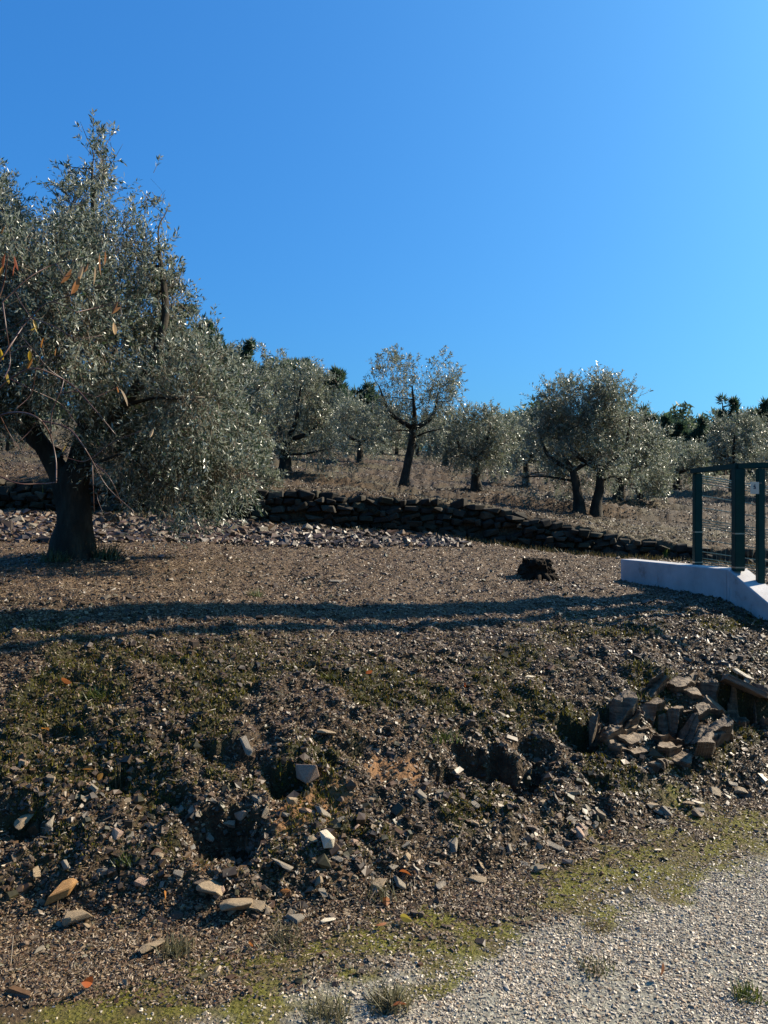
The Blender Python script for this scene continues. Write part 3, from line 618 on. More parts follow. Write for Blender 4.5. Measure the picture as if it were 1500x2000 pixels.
auto_olive(600, 885, 48.0, 565, 655, 790, 880, 5000, 215, 'farthest small olive tree at the grassy top of the grove', leaf=0.15)
auto_olive(745, 893, 44.0, 715, 800, 800, 890, 5000, 216, 'far olive tree low behind the trunk of the central olive', leaf=0.14)
auto_olive(975, 920, 42.0, 930, 1015, 820, 910, 5000, 217, 'far olive tree above the stout trunk to its right', leaf=0.13)
auto_olive(290, 905, 21.0, 210, 400, 690, 890, 10000, 218, 'olive tree on the upper terrace hidden behind the near olive crown', leaf=0.08)
rf = random.Random(4)
for q, u in enumerate([520, 585, 690, 775, 815, 860, 915, 960, 1010, 1075, 1130, 1190, 1265, 1350, 1395, 1470]):
    D_ = rf.uniform(42, 66); zz = H(np.array([(u - 750) / F * D_]), np.array([D_]))[0]; v_ = 1000 - (zz - EYE) * F / D_; k_ = rf.uniform(2.6, 3.4) * F / D_; w_ = rf.uniform(1.2, 1.6) * F / D_
    auto_olive(u, v_, D_, u - w_, u + w_, v_ - k_, v_ - 0.18 * k_, 3600, 400 + q, 'small far olive tree among those at the top of the grove', leaf=0.16, nb=12)
auto_olive(20, 890, 26.0, -70, 90, 740, 880, 8000, 219, 'olive tree on the upper terrace left of the near olive trunk', leaf=0.09)
auto_olive(1540, 990, 22.0, 1470, 1620, 820, 960, 8000, 220, 'olive tree beyond the fence at the right edge', leaf=0.085)

# ------------------------------------------------------------------ pines
PP = [(0.060, 0.105, 0.085), (0.080, 0.135, 0.09), (0.048, 0.085, 0.080), (0.11, 0.155, 0.095)]  # pale bluish greens put distance haze into the needles
def pine(u, v0, D, hw_px, label, seed, group='pine trees along the hill crest', spread=0.55, name='pine_tree'):
    r = np.random.default_rng(seed); b = np.array([(u - 750) / F * D, D, 0.0]); b[2] = H(b[0:1], b[1:2])[0]
    zt = EYE - (v0 - 1000) / F * D; h = max(zt - b[2], 3.5); zt = b[2] + h; hw = 1.25 * hw_px / F * D
    root = empty(name, b, label, 'pine tree', group)
    lean = r.normal(0, 0.15, 2); mb = MB()
    tp = np.array([b[0] + lean[0], b[1] + lean[1], zt - 0.4])
    mb.tube([b - [0, 0, .3], (b + tp) / 2, tp], [0.2, 0.14, 0.04], 8, 8, 0.1, seed)
    pts = []; z0 = b[2] + h * (1 - spread)
    hw = max(hw, 0.17 * h)
    lead = [(0.0, 1.0)] + [(r.uniform(-0.6, 0.6), r.uniform(0.70, 0.96)) for _ in range(4)]
    for q in range(46):
        lx, lz = lead[r.integers(0, 5)]; f = r.random() ** 0.85 * lz; z = z0 + (zt - z0) * f; w = hw * (1 - (f / lz) ** 1.5 * 0.92) * r.uniform(0.1, 1.0) * (0.6 if lx else 0.9); th = r.uniform(0, 2 * np.pi)
        c = np.array([b[0] + lean[0] * f + lx * hw + w * np.cos(th), b[1] + w * np.sin(th), z]); pts.append((c, r.uniform(0.20, 0.42) * hw * (1 - 0.5 * f) + 0.18))
        a = np.array([b[0] + lean[0] * f, b[1], z - 0.4]); mb.tube([a, (a + c) / 2 - [0, 0, .05], c], [0.05, 0.035, 0.015], 4, 5)
    link('trunk', mb.mesh('trunk', [M['pine_bark']], True, b), root)
    n = 95; Cc = np.repeat(np.array([p[0] for p in pts]), n, 0); R = np.repeat(np.array([p[1] for p in pts]), n)
    d = r.normal(size=(len(Cc), 3)); d[:, 2] = d[:, 2] * 0.7 + 0.25; d /= np.linalg.norm(d, axis=1, keepdims=True)
    s0 = Cc + d * (R * r.uniform(0.2, 0.75, len(R)))[:, None]; e = s0 + (d + np.array([0, 0, 0.35])) * (0.35 + 0.12 * r.random(len(R)))[:, None] * (D / 80) ** 0.5
    sd = np.cross(d, r.normal(size=d.shape)); sd /= np.linalg.norm(sd, axis=1, keepdims=True); sd *= 0.075 * (D / 80) ** 0.5
    V = np.stack([s0 - sd, s0 + sd, e], 1).reshape(-1, 3) - b; pal = np.array(PP)
    c = np.repeat(pal[r.integers(0, 4, len(R))] * r.uniform(0.7, 1.3, (len(R), 1)), 3, 0)
    link('crown', make_mesh('crown', V, [np.arange(len(V)).reshape(-1, 3)], [M['pine_needle']], tint=c), root)
    return root
pine(358, 592, 75, 24, 'tall dark pine showing at the right side of the near olive crown', 301)
pine(392, 628, 80, 22, 'lower pine between two others beside the near olive crown', 302)
pine(425, 655, 78, 36, 'dark pine just right of the near olive crown', 303)
pine(491, 668, 82, 30, 'lone round-topped pine standing clear against the sky left of centre', 304)
pine(535, 702, 82, 26, 'smaller pine just right of the lone round-topped pine', 305)
pine(580, 700, 85, 26, 'pine peeping over the bushy olive left of centre', 306)
pine(655, 728, 72, 38, 'dark pine left of the tall central olive, taller of its pair', 307, spread=0.7)
pine(695, 748, 74, 38, 'dark pine touching the left side of the tall central olive', 308, spread=0.7)
for q, (u, v) in enumerate([(760, 800), (840, 815), (925, 830), (990, 815), (1060, 800), (1150, 800)]):
    pine(u, v, 86, 34, ['pine top low behind the tall central olive', 'pine low behind the right half of the central olive', 'pine low behind the stout-trunked olive', 'pine just visible left of the wide twin-stemmed olive', 'pine behind the left side of the twin-stemmed olive', 'pine behind the middle of the twin-stemmed olive'][q], 320 + q, spread=0.7)
for q, (u, v, w, lab) in enumerate([(1255, 800, 30, 'pine showing at the right shoulder of the twin-stemmed olive'), (1295, 818, 28, 'pine left of the notch in the right-hand wood'), (1330, 825, 26, 'short pine at the notch in the right-hand wood'),
    (1372, 822, 24, 'pine just left of the tallest right-hand pine'), (1414, 778, 32, 'tallest double-headed pine of the right-hand wood'), (1455, 800, 28, 'pine just right of the tallest right-hand pine'), (1490, 788, 34, 'broad pine at the right edge of the picture')]):
    pine(u, v, 80 - q, w, lab, 340 + q, 'pine trees of the right-hand wood', spread=0.8)
for u, v, w, lab in [(455, 690, 26, 'pine in the notch between the near olive crown and the lone pine'), (556, 712, 24, 'low pine among the tops left of centre'), (612, 712, 28, 'pine behind the right side of the bushy olive left of centre'), (634, 738, 28, 'pine filling the gap left of the taller dark pair'), (722, 775, 26, 'low pine at the foot of the dark pair, behind the central olive')]:
    pine(u, v, 84, w, lab, 360 + u, spread=0.7)
# far wood that reads as one mass
def far_wood():
    r = np.random.default_rng(55); VV = []; CC = []
    for q in range(160):
        x = r.uniform(12, 62) if q < 95 else r.uniform(-60, 16); y = r.uniform(88, 112); zb = H(np.array([x]), np.array([y]))[0]; hh = r.uniform(6.2, 8.6) if x > 14 else r.uniform(2.5, 4.5); hw = r.uniform(1.6, 2.8)
        n = 1300; d = r.normal(size=(n, 3)); d /= np.linalg.norm(d, axis=1, keepdims=True); P = np.array([x, y, zb + hh * 0.5]) + d * (r.random((n, 1)) ** 0.4) * np.array([hw, hw, hh * 0.52])
        a = r.normal(size=(n, 3)) * 0.28; b2 = r.normal(size=(n, 3)) * 0.28
        VV.append(np.stack([P, P + a, P + b2], 1).reshape(-1, 3)); pal = np.array(PP) * 1.5; CC.append(np.repeat(pal[r.integers(0, 4, n)], 3, 0))  # needle greens brightened in colour to lift the unlit far wood
    V = np.concatenate(VV); return make_mesh('pine_wood', V, [np.arange(len(V)).reshape(-1, 3)], [M['pine_needle']], tint=np.concatenate(CC))
tag(link('pine_wood', far_wood()), 'dark mass of far pine wood along the hill behind the grove', 'wood', kind='stuff')

# ------------------------------------------------------------------ dry stone wall
def stone_wall():
    r = np.random.default_rng(9); mb = MB(); tint = []
    x = -11.0
    pal = np.array([(0.045, 0.042, 0.036), (0.030, 0.028, 0.025), (0.065, 0.06, 0.05), (0.036, 0.036, 0.024)])  # near-black tints put the wall's deep shade into its stones
    # courses
    for c in range(9):
        x = -11.0 + r.uniform(0, .2)
        while x < 9.5:
            L = r.uniform(0.09, 0.27); T = 0.085
            yw = float(wall_y(x)); z0 = float(H(np.array([x]), np.array([yw - 0.14]), False)[0]); z1 = float(H(np.array([x]), np.array([yw + 0.25]), False)[0])
            nC = max(3, int(round((z1 - z0 + 0.06) / 0.095)))
            if c < nC and r.random() > 0.03:
                hc = (z1 - z0 + 0.02) / nC; z = z0 - 0.05 + hc * (c + 0.5) + 0.03 * math.sin(x * 2.3 + c) + r.normal(0, 0.016)
                top = c == nC - 1
                y = yw - 0.03 + 0.018 * c + r.normal(0, 0.022)
                th = r.normal(0, 0.22); tz = r.normal(0, 0.16)
                ax = np.array([[np.cos(th), np.sin(th), tz], [-np.sin(th), np.cos(th), 0], [-tz, 0, 1]])
                hx, hy, hz = L / 2 * 0.98, r.uniform(0.09, 0.15), hc * r.uniform(0.40, 0.68) * (1.1 if top else 1)
                # rounded block: 24 verts from two nested boxes
                v = CUBE * (1 + r.uniform(-0.36, 0.16, (8, 3)))
                F1 = v * np.array([hx, hy * 0.8, hz * 0.75]); F2 = v * np.array([hx * 0.82, hy, hz * 0.72]); F3 = v * np.array([hx * 0.82, hy * 0.78, hz])
                pts = np.concatenate([F1, F2, F3]) @ ax + np.array([x + L / 2, y, z])
                bm = bmesh.new(); [bm.verts.new(p) for p in pts]; res = bmesh.ops.convex_hull(bm, input=bm.verts)
                bmesh.ops.delete(bm, geom=[g for g in res['geom_interior'] if isinstance(g, bmesh.types.BMVert)], context='VERTS')
                bm.verts.ensure_lookup_table(); [setattr(vv, 'index', i) for i, vv in enumerate(bm.verts)]
                Vv = np.array([vv.co[:] for vv in bm.verts]); Ff = np.array([[q.index for q in f.verts] for f in bm.faces if len(f.verts) == 3]); bm.free()
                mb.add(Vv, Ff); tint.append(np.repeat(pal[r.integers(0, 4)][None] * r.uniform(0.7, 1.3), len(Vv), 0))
            x += L
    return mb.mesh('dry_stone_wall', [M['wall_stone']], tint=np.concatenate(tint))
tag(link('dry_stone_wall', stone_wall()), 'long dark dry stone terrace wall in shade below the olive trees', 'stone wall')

# ------------------------------------------------------------------ loose stones (individuals)
def hull_stone(r, flat):
    bm = bmesh.new(); n = 14
    for q in range(n):
        p = r.normal(size=3); p /= np.linalg.norm(p); p = np.sign(p) * np.abs(p) ** 0.55
        bm.verts.new(p * np.array([0.5, 0.36, flat]) * r.uniform(0.75, 1.0))
    res = bmesh.ops.convex_hull(bm, input=bm.verts)
    bmesh.ops.delete(bm, geom=[g for g in res['geom_interior'] if isinstance(g, bmesh.types.BMVert)], context='VERTS')
    bmesh.ops.dissolve_limit(bm, angle_limit=0.3, verts=bm.verts[:], edges=bm.edges[:])
    bmesh.ops.bevel(bm, geom=bm.edges[:], offset=0.02, segments=1, affect='EDGES')
    return bm
rs = np.random.default_rng(17); SM = {}
for k in STONE:
    for q in range(5):
        bm = hull_stone(rs, (0.10, 0.15, 0.2, 0.13, 0.28)[q]); me = bpy.data.meshes.new('stone'); bm.to_mesh(me); bm.free(); me.materials.append(M['stone_' + k]); SM[k, q] = me
def stone(x, y, size, kind, shape, yaw, tilt=(0, 0), label='', group='', wid=1.0, sink=0.3, name='stone', thick=1.0):
    o = bpy.data.objects.new(name, SM[kind, shape]); COL.objects.link(o)
    z = H(np.array([x]), np.array([y]))[0]; fl = (0.10, 0.15, 0.2, 0.13, 0.28)[shape] * size * thick
    o.location = (x, y, z + 0.004 + fl * (1 - sink * 0.7)); n = slope_up(np.array([x]), np.array([y]))[0]
    o.scale = (size, size * wid, size * thick)
    q = Vector((0, 0, 1)).rotation_difference(Vector(n * 0.8 + np.array([0, 0, 0.2]))).to_matrix().to_4x4()
    from mathutils import Euler
    o.rotation_euler = (q @ Euler((tilt[0], tilt[1], yaw)).to_matrix().to_4x4()).to_euler()
    return tag(o, label, 'stone', group)
def pstone(u, v, len_px, kind, shape, yaw_deg, label, wid=1.0, tilt=(0, 0), group='distinct stones on the bank', thick=1.0, sink=.3):
    p = at(u, v); return stone(p[0], p[1], 1.2 * len_px / F * p[1], kind, shape, math.radians(yaw_deg), tilt, label, group, wid, sink, 'stone', thick)
pstone(115, 1755, 66, 'orange', 1, 30, 'orange-yellow elongated stone at the lower left of the bank', .7, (-.3, 0), thick=1.2)
pstone(155, 1800, 62, 'tan', 3, 35, 'pale tan stone lying just below the orange-yellow one', .75, (-.3, 0), thick=1.3)
pstone(295, 1862, 58, 'tan', 1, 45, 'tan slanted stone beside a grey weed tuft near the track, bottom left', .6, (-.3, 0))
pstone(420, 1752, 62, 'tan', 3, -10, 'triangular brown-tan slab propped just above the split grey slab', 1.0, (-.5, 0))
pstone(460, 1790, 66, 'tan', 1, 10, 'split slab with a yellow upper edge and grey face at lower left centre', .9, (-.6, 0), thick=1.3)
pstone(497, 1775, 46, 'tan', 0, -15, 'flat tan flake touching the right end of the split slab', .7)
pstone(638, 1678, 42, 'white', 4, -50, 'rounded white quartz stone in the middle of the lower bank', .9, (-.4, 0), thick=1.1)
pstone(655, 1692, 34, 'grey', 0, -20, 'small grey flake leaning on the rounded white quartz stone', .6)
pstone(600, 1527, 52, 'pink', 4, -55, 'pinkish white rock sticking out of the hollow above the orange soil', .8, (-.5, .2), thick=1.4)
pstone(628, 1588, 42, 'grey', 1, -50, 'pointed grey stone on the orange soil patch', .8, (-.5, 0))
pstone(886, 1657, 40, 'grey', 1, 95, 'upright rectangular pale grey stone right of centre on the lower bank', .75, (-.5, 0))
pstone(932, 1724, 36, 'tan', 1, -15, 'oval tan pebble above the moss strip', .75)
pstone(740, 1728, 40, 'tan', 3, 70, 'mottled tan stone, left of two above the moss', .9, (-.4, 0))
pstone(778, 1732, 38, 'grey', 1, -60, 'pale grey stone, right of two above the moss', .7, (-.4, 0))
pstone(1085, 1657, 44, 'grey', 0, -25, 'thin blue-grey slate flake at the right foot of the bank', .5)
pstone(980, 1592, 40, 'white', 0, -20, 'white streaked flake below the right-hand dark hollow', .4)
pstone(636, 1440, 40, 'tan', 1, 5, 'pale wedge stone at the crest above the hollows', .8, (-.5, 0))
pstone(482, 1478, 56, 'grey', 0, -65, 'thin pale slab standing on edge left of the hollows', .35, (-.9, 0), thick=1.6)
pstone(553, 1703, 52, 'grey', 2, -35, 'dark grey wedge stone with a pale edge in the lower middle', .7, (-.4, 0))
pstone(573, 1800, 40, 'grey', 1, -20, 'mauve-grey flat stone in the lower middle', .8)
pstone(640, 1806, 30, 'white', 3, 10, 'small white pebble left of the moss strip', .9)
pstone(1035, 1324, 22, 'white', 3, 10, 'small white stone on the slope right of centre', .8)
pstone(975, 1392, 36, 'grey', 1, -40, 'pale greenish grey stone near the crest right of centre', .7, (-.3, 0))
pstone(1452, 1332, 50, 'white', 0, -45, 'long white slate flake on top of the rock outcrop', .3)
pstone(215, 1390, 36, 'tan', 0, -65, 'narrow upright tan flake on the mossy slope at left', .35, (-.6, 0))
pstone(50, 1625, 56, 'tan', 1, 70, 'tall tan slab at the far left, left of two', .7, (-.9, 0), thick=1.4)
pstone(100, 1622, 50, 'grey', 3, 80, 'tall grey-tan slab at the far left, right of two', .8, (-.9, 0), thick=1.4)
pstone(75, 1862, 30, 'grey', 1, 70, 'small blue-grey stone near the bottom left edge', .6, (-.3, 0))
pstone(1362, 1575, 30, 'white', 0, -15, 'small bright white flake near the right end of the bank foot', .5)
pstone(1285, 1665, 16, 'white', 3, 0, 'tiny white pebble on the bright moss at right', .9)
pstone(655, 1140, 26, 'grey', 0, 0, 'flat pale stone on the terrace beyond the shadow bands', .6)
pstone(1460, 1340, 30, 'grey', 0, 60, 'grey stone tucked under the long white flake', .6)
kinds = ['grey', 'tan', 'brown', 'grey', 'grey', 'pink', 'brown', 'tan']
r = random.Random(5)
ZONES = [   # (count, u0,u1,v0,v1, px range, label, group)
 (105, 330, 1180, 1560, 1800, (14, 30), 'loose slate stone lying among many like it on the lower bank in the middle', 'loose stones on the lower bank'),
 (32, 0, 330, 1480, 1850, (14, 30), 'loose slate stone lying among many like it on the left part of the bank', 'loose stones on the left bank'),
 (28, 1050, 1500, 1500, 1650, (14, 30), 'thin slate flake lying among many like it at the foot of the right-hand bank', 'slate flakes at the right foot of the bank'),
 (95, 0, 820, 1003, 1072, (14, 32), 'rubble stone in the strip of tumbled stones below the dry stone wall', 'rubble stones below the wall')]
for (n, u0, u1, v0, v1, (a, b), lab, grp) in ZONES:
    for q in range(n):
        u = r.uniform(u0, u1); v = r.uniform(v0, v1)
        if grp.startswith('slate'): v = 1650 - (u - 1050) * 0.2 + r.uniform(-70, 10)
        if grp.startswith('rubble'): v = 1003 + (u / 820) * 28 + r.random() * 48
        if grp == 'loose stones on the lower bank' and u > 900 and v > 1690: v -= 90
        p = at(u, v)
        if p[1] > 20: continue
        kd = r.choice(kinds if not grp.startswith('rubble') else ['brown', 'brown', 'brown', 'brown', 'grey'])
        stone(p[0], p[1], r.uniform(a, b) / F * p[1] * 1.1, kd, r.randrange(5), r.uniform(0, 6.28), (r.gauss(-.15, .3), r.gauss(0, .25)), lab, grp, r.uniform(.6, 1.1), .3)
# the rest of the rubble strip
n = 16000; xr = rng.uniform(-7.5, 1.2, n); yr = wall_y(xr) - 0.15 - rng.random(n) ** 1.1 * np.interp(xr, [-7, -1, 1.2], [2.7, 2.4, 1.4])
sz = rng.gamma(2.4, 0.011, n) + 0.012
o = chips(xr, yr, sz * 1.7, sz, sz * 0.6, rng, 0.5, [(0.09, 0.066, 0.048), (0.06, 0.045, 0.034), (0.145, 0.112, 0.084), (0.04, 0.030, 0.023), (0.095, 0.058, 0.04)], sink=0.1)
tag(link('rubble', make_mesh('rubble', o[0], [o[1]], [M['chip']], tint=o[2])), 'strip of tumbled rubble stones below the dry stone wall', 'rubble', kind='stuff')

n = 9000; xr = rng.uniform(-8, 6.5, n); xr = xr[rng.random(n) < 0.25 + 0.75 * smooth(-0.05, 0.1, fbm(xr * 1.1, xr * 0 + 3, 131)) + 0.3 * (xr > 2.2)]; n = len(xr); yr = wall_y(xr) - rng.uniform(0.16, 0.42, n)
hb = rng.uniform(0.02, 0.09, n); o = blades(xr, yr, hb, hb * 0.12 + 0.003, rng, 0.6, [(0.14, 0.13, 0.06), (0.09, 0.10, 0.035), (0.18, 0.15, 0.09), (0.06, 0.065, 0.025)])
tag(link('wall_foot_weeds', make_mesh('wall_foot_weeds', o[0], [o[1]], [M['grass']], tint=o[2])), 'rough weeds along the foot of the dry stone wall', 'weeds', kind='stuff')

# ------------------------------------------------------------------ rock outcrop
def outcrop():
    r = np.random.default_rng(12); p0 = at(1330, 1440); root = empty('rock_outcrop', p0, 'layered tan schist outcrop breaking out of the bank at right', 'rock')
    def slab(u, v, D, L, W, T, yaw, tx, ty, nm='slab', seed=0):
        rr = np.random.default_rng(seed); bm = bmesh.new()
        for q in range(15):
            p = rr.normal(size=3); p /= np.linalg.norm(p); p = np.sign(p) * np.abs(p) ** 0.33; bm.verts.new(p * np.array([L / 2, W / 2, T / 2]) * rr.uniform(0.8, 1.0))
        res = bmesh.ops.convex_hull(bm, input=bm.verts)
        bmesh.ops.delete(bm, geom=[g for g in res['geom_interior'] if isinstance(g, bmesh.types.BMVert)], context='VERTS')
        bmesh.ops.dissolve_limit(bm, angle_limit=0.2, verts=bm.verts[:], edges=bm.edges[:])
        bmesh.ops.triangulate(bm, faces=bm.faces[:]); bmesh.ops.subdivide_edges(bm, edges=bm.edges[:], cuts=3, use_grid_fill=True)
        co = np.array([v_.co[:] for v_ in bm.verts]); nn = vnoise3(co * np.array([14, 14, 60]) + seed * 7, 4) - 0.5; bm.normal_update()
        for v_, k in zip(bm.verts, nn): v_.co += v_.normal * float(k) * 0.014
        me = bpy.data.meshes.new(nm); bm.to_mesh(me); bm.free(); me.materials.append(M['outcrop'])
        o = link(nm, me, root); c = px(u, v, D) - p0; o.location = c; o.rotation_euler = (tx, ty, yaw); return o
    D0 = p0[1]
    # broken face: tilted facets in elongated diagonal cells, standing proud of the bank
    n1, n2 = 320, 200; xs = np.linspace(p0[0] - 0.62, p0[0] + 0.62, n1); yy = np.linspace(-0.34, 0.30, n2)
    GX, GT = np.meshgrid(xs, yy); GY = GT + p0[1] + 0.42 * (GX - p0[0])
    gx = GX.ravel(); gy = GY.ravel(); base = H(gx, gy, False)
    a1 = (gx - p0[0]) * 0.80 + (gy - p0[1]) * 0.60; a2 = -(gx - p0[0]) * 0.60 + (gy - p0[1]) * 0.80
    a1 = a1 + 0.05 * fbm(gx * 6, gy * 6, 211); a2 = a2 + 0.03 * fbm(gx * 8, gy * 8, 213)
    NS = 300; S = np.stack([r.uniform(-0.85, 0.85, NS), r.uniform(-0.75, 0.75, NS)], 1)
    d2 = ((a1[:, None] - S[None, :, 0]) / 1.0) ** 2 + ((a2[:, None] - S[None, :, 1]) / 0.42) ** 2; k = np.argmin(d2, 1)
    hh = r.uniform(-0.02, 0.075, NS) + 0.05 * (r.random(NS) < 0.2) - 0.06 * (r.random(NS) < 0.2) + 0.10 * (vnoise(S[:, 0] * 4, S[:, 1] * 4, 5) - .4); t1 = r.normal(0.0, 0.22, NS); t2 = r.normal(-0.5, 0.3, NS)
    up = hh[k] + t1[k] * (a1 - S[k, 0]) + t2[k] * (a2 - S[k, 1]) + 0.03 + 0.018 * (vnoise(a1 * 9, a2 * 55, 217) - .5) + 0.012 * fbm(gx * 40, gy * 40, 219)
    e = np.hypot((gx - p0[0] - 0.02) / 0.60, GT.ravel() / 0.31) + 1.5 * fbm(gx * 5, gy * 5, 221, 5)
    hgt = np.where(e < 1, up, 0) * 1.0 - 0.16 * smooth(0.75, 1.1, e) - 0.02
    out = np.array([-0.10, -0.62, 0.78]); Pp = np.stack([gx, gy, base], 1) + out[None] * hgt[:, None]
    i = np.arange(n1 * n2).reshape(n2, n1)
    fm = make_mesh('broken_face', Pp - p0, [np.stack([i[:-1, :-1].ravel(), i[:-1, 1:].ravel(), i[1:, 1:].ravel(), i[1:, :-1].ravel()], 1)], [M['outcrop']])
    link('broken_face', fm, root)
    for q, (u, v, dd, L, W, T, yaw, tx, ty) in enumerate([(1392, 1380, .14, .16, .12, .08, -.7, -.3, .6), (1455, 1342, .26, .34, .24, .06, -.4, -.25, .4), (1510, 1352, .30, .26, .24, .10, .05, -.15, .15)]):
        slab(u, v, D0 + dd, L, W, T, yaw, tx, ty, 'slab', 60 + q)
outcrop()

# ------------------------------------------------------------------ stump
def stump():
    p = at(1047, 1132); r = np.random.default_rng(2); root = empty('tree_stump', p, 'dark gnarled tree stump alone on the terrace left of the white wall', 'stump')
    bm = bmesh.new(); bmesh.ops.create_icosphere(bm, subdivisions=5, radius=1.0)
    co = np.array([v.co[:] for v in bm.verts]); n1 = vnoise3(co * 2.2 + 5, 3) - .5; n2 = vnoise3(co * 7 + 2, 4) - .5; n3 = vnoise3(co * 18, 6) - .5
    for v, a, b, c in zip(bm.verts, n1, n2, n3):
        k = 1 + .55 * a + .3 * b + .12 * c; z = v.co.z
        v.co = Vector((v.co.x * .165 * k * (1.25 if z < -.2 else 1), v.co.y * .15 * k, max(min(z, .62) * .19 * (1 + .3 * b), -.12) + .10))
    me = bpy.data.meshes.new('stump_body'); bm.to_mesh(me); bm.free(); me.materials.append(M['stump']); link('stump_body', me, root)
    mb = MB()
    for q in range(7):
        th = q * .9 + r.uniform(-.3, .3); d = np.array([np.cos(th), np.sin(th), 0]); mb.tube([d * .09 + [0, 0, .07], d * .19 + [0, 0, .02], d * .30 + [0, 0, -.06]], [.05, .035, .015], 6, 7, .3, q)
    link('root', mb.mesh('root', [M['stump']], True), root)
stump()

# ------------------------------------------------------------------ white wall and green fence
A_ = np.array([2.71, 9.2]); K_ = np.array([3.07, 7.2]); E_ = np.array([3.45, 5.2])
def white_wall():
    root = empty('white_wall', (K_[0], K_[1], 0.8), 'low white painted wall with a sloping end under the green fence', 'wall')
    def seg(p, q, zt0, zt1, zb0, zb1, nm, th=0.2, n=14):
        d = (q - p) / np.linalg.norm(q - p); nr = np.array([-d[1], d[0]]); nr = nr if nr[0] > 0 else -nr
        t = np.linspace(0, 1, n); c = p[None] + (q - p)[None] * t[:, None]; zt = zt0 + (zt1 - zt0) * t; zb = zb0 + (zb1 - zb0) * t
        R = []
        bv = 0.008
        for (off, top, dz) in ((0, 0, 0), (0, 1, -bv), (bv, 1, 0), (th - bv, 1, 0), (th, 1, -bv), (th, 0, 0)):
            R.append(np.concatenate([c + nr[None] * off, ((zt + dz) if top else zb)[:, None]], 1))
        P = np.stack(R, 1); m = P.shape[1]; i = np.arange(n * m).reshape(n, m); Fq = np.stack([i[:-1, :-1].ravel(), i[1:, :-1].ravel(), i[1:, 1:].ravel(), i[:-1, 1:].ravel()], 1)
        me = make_mesh(nm, P.reshape(-1, 3) - np.array([K_[0], K_[1], .8]), [Fq, i[:1], i[-1:, ::-1]], [M['white_paint']])
        bm = bmesh.new(); bm.from_mesh(me); bmesh.ops.recalc_face_normals(bm, faces=bm.faces[:]); bm.to_mesh(me); bm.free()
        return link(nm, me, root)
    zA = px(1212, 1092, 9.2)[2]; zK = px(1420, 1112, 7.2)[2]; d = (K_ - A_)
    zm = zA + (zK - zA) * .4; mid = A_ + d * .4
    seg(A_, mid - d * .002, zA, zm, .45, .45, 'wall_block'); seg(mid, K_ - d * .002, zm, zK, .45, .4, 'wall_block')
    e = px(1500, 1178, 6.65); seg(K_ + (E_ - K_) * .001, K_ + (E_ - K_) * .02, zK + .005, zK - .01, .4, .35, 'wall_block')
    s0 = K_ + (E_ - K_) * .022; f = (7.2 - 6.65) / 2.0; slope = (zK - .01 - e[2]) / (f - .02)
    seg(s0, E_, zK - .01, zK - .01 - slope * .978, .4, -.6, 'sloping_end')
white_wall()

